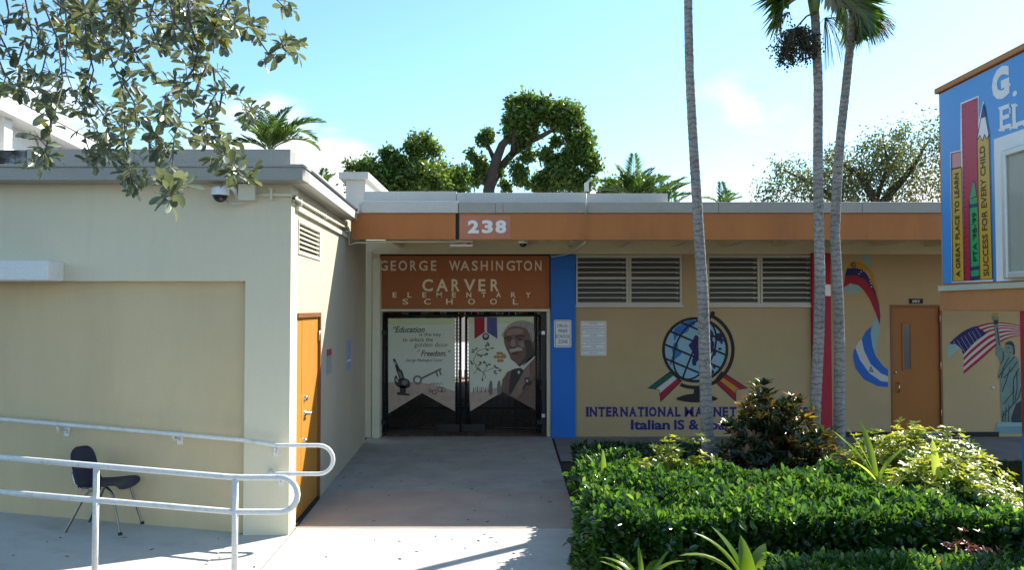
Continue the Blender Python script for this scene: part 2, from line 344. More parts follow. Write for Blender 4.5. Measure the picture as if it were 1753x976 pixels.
# ================================================================== THE GROUND
YW = atZ(965, 748, 0).y                     # face of the long wall
A = atZ(494, 917, 0)                        # outer corner of the left wing, at the ground
Bc = atZ(623.4, 758.5, 0)                   # where its side wall meets the long building
U_ = (Bc - A); WL = U_.length; U_.normalize()
EX = Vector((1, 0, 0)); NS = Vector((U_.y, -U_.x, 0))    # NS: outward normal of the wing's side wall
tag(MB().poly([(-300, -120, -.06), (300, -120, -.06), (300, 500, -.06), (-300, 500, -.06)]).build('ground', 'soil'), kind='structure')
tag(MB().poly([(-60, -30, -.052), (60, -30, -.052), (60, 3.0, -.052), (-60, 3.0, -.052)]).build('road', 'asphalt'), kind='structure')
tag(MB().poly([(-60, 3.0, -.048), (-3.2, 3.0, -.048), (-3.2, 6.36, -.048), (-60, 6.36, -.048)]).build('driveway', 'asphalt'), kind='structure')
XR = atZ(945, 752, 0).x
walk = tag(MB().box(-2.9, XR + .005, 3.0, YW, -.055, -.012).build('walkway', 'joint_dirt'), kind='structure')
def slab(pts, m, parent=walk, top=0.0, bot=-.04):
    return MB().prism([(x, y, bot) for x, y in pts], (0, 0, top - bot)).build('concrete_slab', m, parent, bevel=.006)
j0 = atZ(506, 905, 0); j1 = atZ(445, 976, 0); jd = (j1 - j0) / (j1.y - j0.y)
def jx(y): return j0.x + jd.x * (y - j0.y)
def wx(y): return A.x + U_.x * (y - A.y) / U_.y
g = .006; Y1 = atZ(700, 905, 0).y; Y2 = atZ(700, 841, 0).y
def cslab(ya, yb, m, lx):
    slab([(lx(ya) + g, ya + g), (XR, ya + g), (XR, yb - g), (lx(yb) + g, yb - g)], m)
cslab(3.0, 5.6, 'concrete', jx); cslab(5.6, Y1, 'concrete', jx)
cslab(Y1, Y2, 'concrete_warm', lambda y: wx(y) - .02); cslab(Y2, YW, 'concrete_b', lambda y: wx(y) - .02)  # stained slabs in the roof shadow, base colour lowered further to deepen the shade
# ramp with its landing
ZR = 0.084                                   # rise per metre of the ramp, going left
XRAMP = A.x - .5
ramp_o = tag(MB().prism([(-9, 6.38, -.05), (XRAMP, 6.38, -.05), (XRAMP, 6.38, -.004), (-9, 6.38, (-9 - XRAMP) * -ZR)], (0, A.y + .25 - 6.38, 0)).build('ramp', 'concrete', bevel=.008), kind='structure')
def rampz(x): return max(0., (XRAMP - x) * ZR)
slab([(XRAMP + .004, 6.38), (jx(6.38) - g, 6.38), (jx(A.y) - g, A.y - .004), (XRAMP + .004, A.y + .05)], 'concrete', walk)
slab([(-3.2, 3.0), (jx(3.0) - g, 3.0), (jx(6.37) - g, 6.372), (-3.2, 6.372)], 'concrete', walk)
# porch in front of the long wall
YP = atZ(1400, 789, 0).y
porch = tag(MB().box(XR + .03, 11, YP, YW, -.055, -.012).build('porch', 'joint_dirt'), kind='structure')
px_ = XR + .03
for i in range(5):
    x1 = px_ + (2.1 if i else 1.6)
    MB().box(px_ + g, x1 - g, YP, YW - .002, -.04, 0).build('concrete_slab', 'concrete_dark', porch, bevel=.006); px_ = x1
# small twigs and stains of litter on the slabs
lit_ = MB()
for i in range(90):
    x = random.uniform(-4.6, XR); y = random.uniform(6.9, 13)
    if x < wx(y) and y > 7.9: continue
    z = rampz(x) + .004 if y < A.y + .2 and x < XRAMP else .004
    a = random.uniform(0, 6.3); l = random.uniform(.008, .03); w = random.uniform(.004, .010); c, s = math.cos(a), math.sin(a)
    lit_.prism([(x - c * l, y - s * l, z), (x - s * w, y + c * w, z), (x + c * l, y + s * l, z), (x + s * w, y - c * w, z)], (0, 0, .003))
tag(lit_.build('leaf_litter', 'bark_dark'), 'dry leaf litter scattered over the concrete ramp and walkway', 'leaf litter', kind='stuff')

# ================================================================== THE LONG SCHOOL BUILDING
school = thing('school_building', (3, YW + 2, 0), 'long low tan school building with orange fascia, murals and louvred windows', 'building')
def wx_(px): return atY(px, 500, YW).x
def wz_(py, Y=None): return atY(900, py, Y or YW).z
XE = 11.0; ZT = 3.62
zw0, zw1 = wz_(523.5), wz_(436.5)
wins = [(wx_(985.5), wx_(1167)), (wx_(1210.5), wx_(1391))]
dx0, dx1, dz1 = wx_(1523), wx_(1611), wz_(522)
wl = wx_(984)
w = MB()
w.box(wl, dx0, YW, YW + .2, -.05, zw0); w.box(wl, dx0, YW, YW + .2, zw1, ZT)
w.box(wins[0][1], wins[1][0], YW, YW + .2, zw0, zw1); w.box(wins[1][1], dx0, YW, YW + .2, zw0, zw1)
w.box(dx0, dx1, YW, YW + .2, dz1, ZT); w.box(dx1, XE, YW, YW + .2, -.05, ZT); w.box(wl - .3, wl, YW + .05, YW + .2, -.05, ZT)
w.build('wall', 'wall_tan', school)
w = MB(); w.box(wl, XE, YW + 7.8, YW + 8, -.05, ZT); w.box(XE - .2, XE, YW + .2, YW + 7.8, -.05, ZT); w.box(wl + 2.2, wl + 2.3, YW + 3, YW + 3.1, 0, 2.4)
w.build('rear_wall', 'room_wall', school)
MB().box(wl, XE, YW + .2, YW + 7.8, -.05, .02).build('room_floor', 'dark_inside', school)
# cream band under the soffit
ZS = 3.50
MB().box(-2.62, dx1 + .6, YW - .03, YW - .004, wz_(435, YW - .03), ZS).build('wall_band', 'soffit_cream', school)
MB().box(dx1 + .602, XE, YW - .03, YW - .004, wz_(433, YW - .03), ZS).build('wall_band', 'soffit_cream', school)
# roof, soffit, rafters
YF = 11.25
XL = atY(602, 400, YF).x
MB().box(XL + .05, XE + .3, YF + .06, YW + 8.3, ZS + .03, ZT + .02).build('roof', 'metal_pale', school)
MB().box(XL + .05, XE + .3, YF + .06, YW + .04, ZS, ZS + .028).build('soffit', 'soffit_cream', school)
zr = wz_(423)
for px in [682, 783, 891, 972, 1057, 1147, 1235, 1322, 1408, 1495, 1583, 1672, 1760]:
    x = wx_(px); MB().box(x, x + .10, YF + .07, YW - .032, zr, ZS - .002).build('rafter', 'soffit_cream', school, bevel=.004)
# orange fascia
zf0, zf1 = wz_(411, YF), wz_(365, YF)
xg0, xg1 = atY(780, 390, YF).x, atY(786, 390, YF).x
MB().box(XL, xg0, YF, YF + .06, wz_(410, YF), zf1).build('fascia', 'orange', school, bevel=.006)
MB().box(xg1, XE + .3, YF, YF + .06, zf0, zf1).build('fascia', 'orange', school, bevel=.006)
MB().box(xg0 + .002, xg1 - .002, YF + .03, YF + .058, zf0 + .01, zf1).build('expansion_joint', 'black_rubber', school)
pa = atY(787.5, 409, YF); pb = atY(874, 367, YF)
npn = MB().box(pa.x, pb.x, YF - .004, YF - .0005, pa.z, pb.z - .01).build('number_panel', 'pink_patch', school)
for ch, x0, x1 in (('2', 801, 820), ('3', 825, 844), ('8', 848, 867)):
    tm = MB(); wtext(tm, ch, x0, 377, x1, 399.5, YF - .004, .012, bold=.045); tm.build('digit', 'letter_white', npn)
# grey roof edge metal: lower band and raised band
zg0, zg1, zg2 = zf1 + .001, wz_(345.5, YF - .03), wz_(330, YF + .15)
def edge(px0, px1, m, y0, ztop, zbot, name='roof_edge', d=.06):
    a, b = atY(px0, 350, y0).x, atY(px1, 350, y0).x
    MB().box(a, b, y0, y0 + d, zbot, ztop).build(name, m, school, bevel=.006)
edge(619, 784, 'metal_pale', YF - .045, zg1 + .01, zg0 - .0)
edge(785, 848, 'metal_grey', YF - .03, zg1, zg0); edge(848.4, 861, 'metal_grey', YF - .033, zg1, zg0); edge(861.4, 1230, 'metal_grey', YF - .03, zg1, zg0)
edge(1230.5, 1476, 'metal_grey', YF - .03, zg1, zg0); edge(1476.5, 1880, 'metal_grey', YF - .03, zg1, zg0); edge(1880.5, 2240, 'metal_grey', YF - .03, zg1, zg0)
edge(622, 781.5, 'metal_pale', YF + .15, wz_(327.5, YF + .15), zg0 - .05, 'roof_curb', .2)
edge(782, 1003, 'metal_pale', YF + .13, zg2, zg0 - .05, 'roof_curb', .2); edge(1003.4, 1143, 'metal_pale', YF + .13, wz_(331, YF + .13), zg0 - .05, 'roof_curb', .2)
MB().box(-2.2, XE + .3, YF + .04, YF + .5, ZT + .0201, zg1 - .012).build('roof_lip', 'metal_pale', school)
# parapet stub with coping behind the wing's roof
a = atY(592, 340, 12.0); b = atY(640, 340, 12.0)
MB().prism([(a.x, 12.0, 3.64), (a.x + .30, 12.0, 3.64), (a.x + .30, 14.2, 3.64), (a.x, 14.2, 3.64)], (0, 0, wz_(308, 12) - 3.64)).build('parapet', 'metal_pale', school)
zc = wz_(308, 12)
MB().box(a.x - .09, a.x + .36, 11.9, 14.3, zc + .001, wz_(296, 12)).build('coping', 'metal_pale', school, bevel=.008)
# blue and red piers
bx0, bx1 = atY(943, 600, YW - .09).x, atY(985, 600, YW - .09).x
MB().box(bx0, bx1, YW - .09, YW + .06, -.03, wz_(436, YW - .09)).build('blue_pier', 'blue_paint', school, bevel=.012)
rx0, rx1 = atY(1391.5, 600, YW - .09).x, atY(1424, 600, YW - .09).x
rp = MB().box(rx0, rx1, YW - .09, YW - .002, -.03, wz_(433, YW - .09)).build('red_pier', 'red_paint', school, bevel=.012)
a = atY(1406, 507, YW - .1); b = atY(1421, 487, YW - .1)
MB().box(a.x, b.x, YW - .13, YW - .0905, a.z, b.z).build('electrical_plate', 'aluminium', rp, bevel=.004)
# dark base board
for p0, p1 in ((1425, 1521), (1614, 1705)):
    MB().box(wx_(p0), wx_(p1), YW - .012, YW - .001, 0.002, .085).build('base_board', 'mural_black', school)
# louvred windows
for (x0, x1) in wins:
    fr = MB(); t_ = .035; y0, y1 = YW - .03, YW + .07
    fr.box(x0, x1, y0, y1, zw0, zw0 + .04); fr.box(x0, x1, y0, y1, zw1 - .055, zw1); fr.box(x0, x0 + t_, y0, y1, zw0 + .04, zw1 - .055); fr.box(x1 - t_, x1, y0, y1, zw0 + .04, zw1 - .055)
    xm = (x0 + x1) / 2
    fr.box(xm - .045, xm - .008, y0, y1, zw0 + .04, zw1 - .055); fr.box(xm + .008, xm + .045, y0, y1, zw0 + .04, zw1 - .055); fr.box(xm - .008, xm + .008, y0 + .02, y1, zw0 + .04, zw1 - .055)
    win = fr.build('window', 'window_frame', school, bevel=.003)
    MB().box(x0 - .03, x1 + .03, YW - .06, YW - .0305, zw0 - .03, zw0 + .006).build('sill', 'window_frame', win, bevel=.004)
    for (s0, s1) in ((x0 + t_, xm - .045), (xm + .045, x1 - t_)):
        H0, H1 = zw0 + .04, zw1 - .055; n = 9; st = (H1 - H0) / n
        zm = H0 + st * 5
        MB().box(s0 + .002, s1 - .002, YW - .012, YW + .05, zm - .018, zm + .018).build('middle_rail', 'window_frame', win)
        MB().box(s1 - .05, s1 - .028, YW + .03, YW + .06, H0, H1).build('operator_bar', 'aluminium', win)
        for k in range(n):
            z = H0 + st * k + .01; tilt = .055 + random.uniform(-.006, .006); hgt = st * .80
            b = MB()
            b.hexa([(s0 + .003, YW - .02, z), (s1 - .003, YW - .02, z), (s1 - .003, YW - .014, z), (s0 + .003, YW - .014, z),
                    (s0 + .003, YW - .02 + tilt, z + hgt), (s1 - .003, YW - .02 + tilt, z + hgt), (s1 - .003, YW - .014 + tilt, z + hgt), (s0 + .003, YW - .014 + tilt, z + hgt)], 0)
            b.box(s0 + .003, s1 - .003, YW - .03, YW - .021, z - .008, z + .010, 1)
            b.build('louvre_blade', ['glass', 'window_frame'], win)
# door with a narrow pane
dth = .07
d_ = MB().box(dx0 + .035, dx1 - .035, YW + .03, YW + .075, dth + .02, dz1 - .04).build('door', 'door_orange', school, bevel=.004)
f_ = MB(); f_.box(dx0, dx0 + .034, YW - .012, YW + .12, 0, dz1); f_.box(dx1 - .034, dx1, YW - .012, YW + .12, 0, dz1); f_.box(dx0 + .034, dx1 - .034, YW - .012, YW + .12, dz1 - .04, dz1)
f_.build('door_frame', 'frame_brown', d_)
MB().box(dx0 + .036, dx1 - .036, YW - .02, YW + .12, 0, dth).build('door_step', 'concrete_dark', d_)
MB().box(dx0 + .036, dx1 - .036, YW - .03, YW + .02, dth + .001, dth + .025).build('threshold', 'aluminium', d_)
a = atY(1547, 632, YW + .03); b = atY(1557.5, 556, YW + .03)
MB().box(a.x, b.x, YW + .024, YW + .0295, a.z, b.z).build('door_pane', 'glass', d_)
fr = MB(); fr.box(a.x - .025, a.x, YW + .015, YW + .0295, a.z - .025, b.z + .025); fr.box(b.x, b.x + .025, YW + .015, YW + .0295, a.z - .025, b.z + .025); fr.box(a.x, b.x, YW + .015, YW + .0295, b.z, b.z + .025); fr.box(a.x, b.x, YW + .015, YW + .0295, a.z - .025, a.z)
fr.build('pane_frame', 'door_orange', d_)
a = atY(1538, 672, YW); b = atY(1538, 656, YW)
h = MB().tube([(a.x, YW + .03, a.z), (a.x, YW - .03, a.z), (b.x, YW - .03, b.z), (b.x, YW + .03, b.z)], .012, 8).build('door_handle', 'chrome', d_)
a = atY(1534, 638, YW); MB().lathe((a.x, YW + .03, a.z), (0, -1, 0), [(0, .03), (.018, .03), (.022, .015), (.022, 0)], 12).build('lock', 'chrome', d_)
for py in (545, 626, 707):
    a = atY(1613, py, YW); MB().tube([(dx1 - .035, YW - .018, a.z - .06), (dx1 - .035, YW - .018, a.z + .06)], .009, 8).build('hinge', 'aluminium', d_)
# name panel over the gate
YN = YW - .02
a = atY(650, 529, YN); b = atY(941, 438, YN)
npl = MB().box(a.x, b.x, YN, YN + .12, a.z, b.z).build('name_panel', 'rust_panel', school, bevel=.008)
MB().box(a.x - .01, b.x + .004, YN - .012, YN + .1, a.z - .045, a.z - .002).build('gate_header', 'post_cream', school, bevel=.004)
MB().box(a.x, b.x, YN + .03, YN + .13, b.z + .001, b.z + .03).build('panel_gap', 'black_rubber', school)
def spaced(mb, s, x0, x1, y0, y1, wid, **k):
    step = (x1 - x0 - wid) / (len(s) - 1)
    for i, ch in enumerate(s):
        if ch == ' ': continue
        ww = wid * {'I': .22, 'M': 1.15, 'W': 1.3, 'O': 1.06, 'G': 1.06, 'L': .8, 'E': .82, 'F': .8, 'S': .9, 'T': .95, 'R': .95, 'C': 1.02}.get(ch, 1.)
        xx = x0 + step * i + (wid - ww) / 2
        mb = MB(); wtext(mb, ch, xx, y0, xx + ww, y1, YN, .02, **k); mb.build('letter', 'letter_cream', npl)
def lettering(mb, s, cells, y0, y1, **k):
    for ch, (x0, x1) in zip(s, cells): mb = MB(); wtext(mb, ch, x0, y0, x1, y1, YN, .02, **k); mb.build('letter', 'letter_cream', npl)
l1 = MB()
lettering(l1, 'GEORGE', [(650.5, 664), (669, 678), (682.5, 697), (702.5, 713), (717.5, 732), (738, 747)], 446.5, 463.5, bold=.014)
lettering(l1, 'WASHINGTON', [(769, 788), (788, 804), (808, 818), (823, 835), (841.5, 843.5), (849, 861), (867, 881.5), (883, 894), (896.5, 911), (916, 927)], 446.5, 463.5, bold=.014)
l2 = MB(); lettering(l2, 'CARVER', [(723, 741), (747, 767), (773, 787), (794, 814), (819, 831), (840, 854)], 478, 499, bold=.02);
l3 = MB(); spaced(l3, 'ELEMENTARY', 671.5, 908.5, 500.5, 509.5, 8.5, bold=.02);
l4 = MB(); spaced(l4, 'SCHOOL', 688.5, 888, 511.5, 521.5, 11, bold=.012);
# posts left of the gate and the pale jamb right of it
pl = [(626, 636, YW - .12, 430), (637, 650, YW - .18, 443)]
for p0, p1, y, top in pl:
    a, b = atY(p0, 600, y).x, atY(p1, 600, y).x
    MB().box(a, b, y, YW + .12, 0, wz_(top, y)).build('post', 'post_cream', school, bevel=.008)
a, b = atY(936, 600, YN).x, atY(942.5, 600, YN).x
MB().box(a, b, YN, YW + .1, 0, wz_(534, YN)).build('gate_jamb', 'post_cream', school, bevel=.006)
MB().box(-2.62, atY(626, 600, YW - .12).x - .003, YW - .02, YW + .2, 0, ZS).build('end_wall', 'soffit_cream', school)
MB().box(atY(640, 480, YN).x - .06, atY(650, 480, YN).x - .003, YN, YN + .1, wz_(530, YN), ZS - .1).build('filler_panel', 'soffit_cream', school)
MB().box(atY(650, 480, YN).x - .003, atY(943, 480, YN).x, YN + .125, YN + .2, wz_(534, YN), ZS - .05).build('gate_lintel', 'room_wall', school)
# covered passage behind the gates
cx0, cx1 = atY(650, 600, YW).x - .25, wl - .302
w = MB(); w.box(cx0 - .2, cx0, YW + .2, YW + 12, -.05, ZS); w.box(cx1, cx1 + .2, YW + .2, YW + 12, -.05, ZS); w.box(cx0, cx1, YW + .3, YW + 12, 3.0, 3.1)
w.box(cx0, -1.9, YW + 11.8, YW + 12, -.05, 3.0); w.box(.2, cx1, YW + 11.8, YW + 12, -.05, 3.0); w.box(-1.9, .2, YW + 11.8, YW + 12, 2.15, 3.0)
w.build('passage_wall', 'room_wall', school)
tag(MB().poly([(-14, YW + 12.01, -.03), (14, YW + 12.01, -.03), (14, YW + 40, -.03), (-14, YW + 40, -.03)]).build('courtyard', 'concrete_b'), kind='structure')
pf = tag(MB().box(cx0, cx1, YW + .002, YW + 12, -.05, -.008).build('passage_floor', 'grout'), kind='structure')
tile_me = {}
tw, tl = .148, .30
for k in range(2):
    o = MB().box(0, tw - .008, 0, tl - .008, -.008, .0).build('tile', 'tile_brown' if k else 'tile_brown_b'); tile_me[k] = o.data; bpy.data.objects.remove(o)
cnt = 0
for j in range(26):
    for i in range(int((cx1 - cx0 - .05) / tw)):
        if cnt >= 290: break
        y = YW + .01 + j * tl
        if j > 13: continue
        o = link('tile', tile_me[random.randint(0, 1)], pf); o.location = (cx0 + .02 + i * tw, y, random.uniform(-.001, .001)); cnt += 1
rest = MB()
for j in range(14, 39):
    for i in range(int((cx1 - cx0 - .05) / tw)):
        x = cx0 + .02 + i * tw; y = YW + .01 + j * tl
        rest.box(x, x + tw - .008, y, y + tl - .008, -.008, 0)
tag(rest.build('floor_tiles', 'tile_brown', pf), kind='stuff')

# ------------------------------------------------------------------ murals painted on the wall
class Mural:
    def __init__(s, org, sc_, mats, Y): s.o = org; s.k = sc_; s.mats = mats; s.mb = MB(); s.Y = Y; s.n = 0
    def pt(s, x, y, lay): return atY(s.o[0] + x / s.k, s.o[1] + y / s.k, s.Y - .0012 - .0007 * lay)
    def poly(s, pts, m, lay=None):
        if lay is None: s.n += 1; lay = s.n
        s.mb.poly([s.pt(x, y, lay) for x, y in pts], s.mats.index(m))
    def disc(s, x, y, rx, ry, m, n=28, lay=None, a0=0, a1=360): s.poly([(x + rx * math.cos(R(a0 + (a1 - a0) * i / n)), y + ry * math.sin(R(a0 + (a1 - a0) * i / n))) for i in range(n if a1 - a0 == 360 else n + 1)], m, lay)
    def line(s, pts, wd, m, lay=None):
        if lay is None: s.n += 1; lay = s.n
        for i in range(len(pts) - 1):
            (xa, ya), (xb, yb) = pts[i], pts[i + 1]; l = math.hypot(xb - xa, yb - ya) or 1; nx, ny = -(yb - ya) / l * wd / 2, (xb - xa) / l * wd / 2; ex, ey = (xb - xa) / l * wd * .2, (yb - ya) / l * wd * .2
            s.poly([(xa + nx - ex, ya + ny - ey), (xb + nx + ex, yb + ny + ey), (xb - nx + ex, yb - ny + ey), (xa - nx - ex, ya - ny - ey)], m, lay + (i % 2) * .3)
    def build(s, name, parent): return s.mb.build(name, s.mats, parent)
def smooth(pts, n=6, closed=True):
    out = []; k = len(pts)
    for i in range(k if closed else k - 1):
        p = [pts[(i + j) % k] if closed else pts[min(max(i + j, 0), k - 1)] for j in (-1, 0, 1, 2)]
        for q in range(n):
            t = q / n
            out.append(tuple(.5 * (2 * p[1][c] + (p[2][c] - p[0][c]) * t + (2 * p[0][c] - 5 * p[1][c] + 4 * p[2][c] - p[3][c]) * t * t + (3 * p[1][c] - p[0][c] - 3 * p[2][c] + p[3][c]) * t ** 3) for c in (0, 1)))
    if not closed: out.append(pts[-1])
    return out
# globe
g_ = Mural((1100, 530), 4.435, ['mural_black', 'mural_sky', 'mural_blue', 'mural_navy', 'mural_green', 'mural_white', 'mural_red', 'mural_yellow', 'wall_tan'], YW)
for pts, cols in (([(215, 465), (35, 600), (125, 612), (135, 705), (300, 545)], ['mural_green', 'mural_white', 'mural_red']), ([(600, 468), (803, 600), (712, 612), (710, 705), (540, 545)], ['mural_red', 'mural_yellow', 'mural_red'])):
    g_.poly(pts, 'mural_black', 1)
    c = (sum(p[0] for p in pts) / 5, sum(p[1] for p in pts) / 5)
    q = [(x + (c[0] - x) * .10, y + (c[1] - y) * .12) for x, y in pts]
    lerp = lambda a, b, t: (a[0] + (b[0] - a[0]) * t, a[1] + (b[1] - a[1]) * t)
    top, tipa, notch, tipb, bot = q
    ends = lambda t: lerp(tipa, notch, t * 2) if t < .5 else lerp(notch, tipb, t * 2 - 1)
    for i, col in enumerate(cols):
        t0, t1 = i / 3, (i + 1) / 3
        e = [ends(t0)] + ([notch] if t0 < .5 < t1 else []) + [ends(t1)]
        g_.poly([lerp(top, bot, t0)] + e + [lerp(top, bot, t1)], col, 2)
arc = lambda cx, cy, r0, r1, a0, a1, n=36: [(cx + r1 * math.cos(R(a0 + (a1 - a0) * i / n)), cy + r1 * math.sin(R(a0 + (a1 - a0) * i / n))) for i in range(n + 1)] + [(cx + r0 * math.cos(R(a1 - (a1 - a0) * i / n)), cy + r0 * math.sin(R(a1 - (a1 - a0) * i / n))) for i in range(n + 1)]
g_.poly(arc(400, 307, 273, 300, -65, 113), 'mural_black', 3)
g_.poly([(392, 595), (432, 595), (440, 650), (385, 650)], 'mural_black', 3.3)
g_.poly(smooth([(252, 680), (330, 648), (412, 640), (500, 648), (572, 680), (500, 702), (412, 707), (330, 702)], 4), 'mural_black', 3.6)
g_.line([(505, 85), (525, 45)], 12, 'mural_black', 4); g_.disc(532, 30, 19, 17, 'mural_black', 14, 4.5); g_.disc(520, 52, 13, 12, 'mural_black', 12, 4.2)
g_.disc(400, 307, 252, 250, 'mural_black', 48, 5); g_.disc(400, 307, 230, 228, 'mural_sky', 48, 6)
g_.poly(smooth([(290, 112), (340, 90), (392, 82), (395, 120), (360, 130), (345, 165), (290, 195), (262, 205), (245, 240), (235, 200), (240, 150)], 3), 'mural_blue', 7)
g_.poly(smooth([(245, 250), (268, 265), (272, 300), (298, 322), (285, 350), (250, 375), (228, 400), (208, 430), (213, 385), (230, 345), (222, 300)], 3), 'mural_blue', 7)
g_.poly(smooth([(400, 195), (430, 205), (470, 180), (500, 150), (525, 160), (540, 190), (530, 230), (545, 260), (530, 320), (500, 345), (470, 330), (440, 360), (415, 395), (385, 430), (375, 390), (388, 340), (365, 300), (350, 270), (378, 240)], 3), 'mural_navy', 7)
g_.poly(smooth([(550, 190), (590, 180), (608, 215), (600, 250), (575, 240), (556, 225)], 3), 'mural_navy', 7)
g_.poly(smooth([(530, 320), (555, 300), (560, 330), (545, 355)], 3), 'mural_navy', 7)
for x, y, a_, b_ in ((587, 300, 14, 10), (545, 437, 10, 18), (515, 405, 12, 9), (525, 435, 9, 7), (518, 475, 28, 20), (400, 415, 8, 14), (600, 252, 10, 12)): g_.disc(x, y, a_, b_, 'mural_navy', 10, 7.2)
tl_ = R(23); ct, st_ = math.cos(tl_), math.sin(tl_)
def gp(a, b): return (400 + a * ct - b * st_, 307 + a * st_ + b * ct)
for d in (-150, -55, 52, 150):
    hw = math.sqrt(max(0, 238 ** 2 - d * d)); g_.line([gp(-hw, d), gp(hw, d)], 15, 'mural_black', 8 + d * .001)
for wd in (-150, -10, 140):
    g_.line([gp(wd * math.cos(R(q)), 238 * math.sin(R(q))) for q in range(-90, 91, 12)], 14, 'mural_black', 9 + wd * .001)
globe = g_.build('globe_mural', school)
def serif_text(mb, s, x0, x1, y0, y1, widths, serifs, bold):
    tot = sum(widths.get(c, 1.) for c in s); gap = .03; tot += gap * (len(s) - 1); k = (x1 - x0) / tot; x = x0; th = (y1 - y0) * .09
    for c in s:
        ww = widths.get(c, 1.) * k
        if c != ' ':
            wtext(mb, c, x + .06 * ww, y0, x + .94 * ww, y1, YW - .0016, 0, bold=bold * (.35 if c == 'M' else 1))
            for sp in serifs.get(c, ()):
                cxp = {'l': .16, 'm': .5, 'r': .84}[sp[0]]; hw = .19 * k * (1 if sp[0] != 'm' else 1.3); yy = y0 if sp[1] == 't' else y1 - th
                a = atY(x + cxp * ww - hw, yy + th, YW - .0024); b = atY(x + cxp * ww + hw, yy, YW - .0024)
                mb.poly([(a.x, a.y, a.z), (b.x, a.y, a.z), (b.x, a.y, b.z), (a.x, a.y, b.z)])
        x += ww + gap * k
SW = {'I': .38, 'N': 1.05, 'T': .95, 'E': .78, 'R': .92, 'A': 1.05, 'O': 1.1, 'L': .78, 'M': 1.2, 'G': 1.05, 'P': .85, 'S': .72, ' ': .5}
SF = {'I': ('mt', 'mb'), 'N': ('lt', 'lb', 'rt'), 'T': ('mb',), 'R': ('lt', 'lb'), 'A': ('lb', 'rb'), 'L': ('lt', 'lb'), 'M': ('lb', 'rb', 'lt', 'rt'), 'E': ('lt', 'lb'), 'P': ('lt', 'lb')}
for s_, x0, x1 in (('INTERNATIONAL', 1003, 1166), ('MAGNET', 1171, 1262), ('PROGRAMS', 1268, 1384)):
    ml = MB(); serif_text(ml, s_, x0, x1, 697, 714, SW, SF, .045); ml.build('painted_word', 'navy_paint', school)
for s_, x0, x1, y1 in (('Italian', 1080, 1147, 736.5), ('IS', 1154, 1172, 736.5), ('&', 1179, 1197, 736.5), ('Spanish', 1204, 1282, 741.5), ('IS', 1289, 1307, 736.5)):
    ml = MB(); wtext(ml, s_, x0, 719, x1, y1, YW - .0016, 0, bold=.035); ml.build('painted_word', 'navy_paint', school)
# ribbon of flags
r_ = Mural((1420, 430), 3.05, ['mural_red', 'mural_navy', 'mural_yellow', 'mural_aqua', 'mural_royal', 'mural_white', 'mural_black'], YW)
S = lambda p, n=4: smooth(p, n)
r_.poly([(168, 12), (207, 12), (212, 50), (205, 88), (190, 72), (174, 50)], 'mural_aqua', 1)
r_.poly(S([(75, 192), (110, 168), (150, 178), (172, 195), (150, 215), (110, 221), (85, 212)]), 'mural_aqua', 1)
yel = [(90, 92), (105, 62), (150, 52), (195, 75), (225, 112), (245, 180), (262, 262), (265, 340), (250, 260), (225, 200), (190, 150), (140, 125)]
r_.poly(yel, 'mural_yellow', 2)
r_.poly([(80, 132), (90, 92), (130, 86), (180, 100), (215, 150), (240, 210), (260, 285), (266, 340), (262, 385), (250, 330), (225, 260), (190, 190), (140, 150)], 'mural_navy', 3)
r_.poly([(73, 190), (82, 130), (140, 125), (190, 152), (225, 203), (250, 262), (265, 340), (262, 385), (240, 320), (210, 250), (180, 205), (150, 178), (110, 168)], 'mural_red', 4)
for x, y in ((155, 122), (165, 110), (180, 105), (192, 112), (202, 122), (208, 140), (212, 158), (217, 172), (220, 188)): r_.disc(x, y - 2, 4, 4, 'mural_white', 6, 5)
r_.poly(arc(125, 70, 9, 14, 0, 330, 14), 'mural_black', 5); r_.line([(118, 72), (132, 66)], 4, 'mural_black', 6)
r_.poly([(246, 343), (262, 385), (258, 440), (245, 500), (242, 552), (222, 500), (214, 430), (222, 390)], 'mural_aqua', 2)
r_.poly([(220, 393), (215, 430), (225, 500), (242, 550), (280, 600), (306, 621), (306, 655), (270, 640), (215, 590), (180, 520), (168, 460), (190, 420)], 'mural_royal', 3)
r_.poly([(168, 460), (180, 520), (215, 590), (270, 640), (306, 655), (306, 684), (270, 680), (210, 640), (160, 570), (135, 505), (150, 475)], 'mural_white', 4)
r_.poly([(135, 505), (160, 570), (210, 640), (270, 680), (306, 684), (306, 711), (250, 705), (180, 670), (135, 610), (123, 550), (127, 520)], 'mural_royal', 5)
r_.poly([(217, 600), (230, 634), (206, 628)], 'mural_black', 6); r_.poly([(217, 608), (224, 628), (211, 624)], 'mural_aqua', 7)
r_.build('flag_ribbon_mural', school)
# striped flag
f2 = Mural((1600, 530), 4.242, ['mural_navy', 'mural_red', 'mural_white', 'mural_aqua'], YW)
top = smooth([(300, 122), (390, 99), (480, 94), (560, 104), (640, 122)], 8, False); mid = smooth([(210, 325), (270, 260), (375, 176), (440, 150), (520, 140), (640, 158)], 8, False); bot = smooth([(210, 470), (330, 370), (440, 272), (520, 216), (640, 184)], 8, False)
def samp(c, n=24):
    d = [0]
    for i in range(1, len(c)): d.append(d[-1] + math.hypot(c[i][0] - c[i - 1][0], c[i][1] - c[i - 1][1]))
    o = []
    for q in range(n + 1):
        t = d[-1] * q / n; i = max(0, min(len(c) - 2, next((k for k in range(len(d)) if d[k] >= t), len(d) - 1) - 1)); u = (t - d[i]) / max(d[i + 1] - d[i], 1e-6)
        o.append((c[i][0] + (c[i + 1][0] - c[i][0]) * u, c[i][1] + (c[i + 1][1] - c[i][1]) * u))
    return o
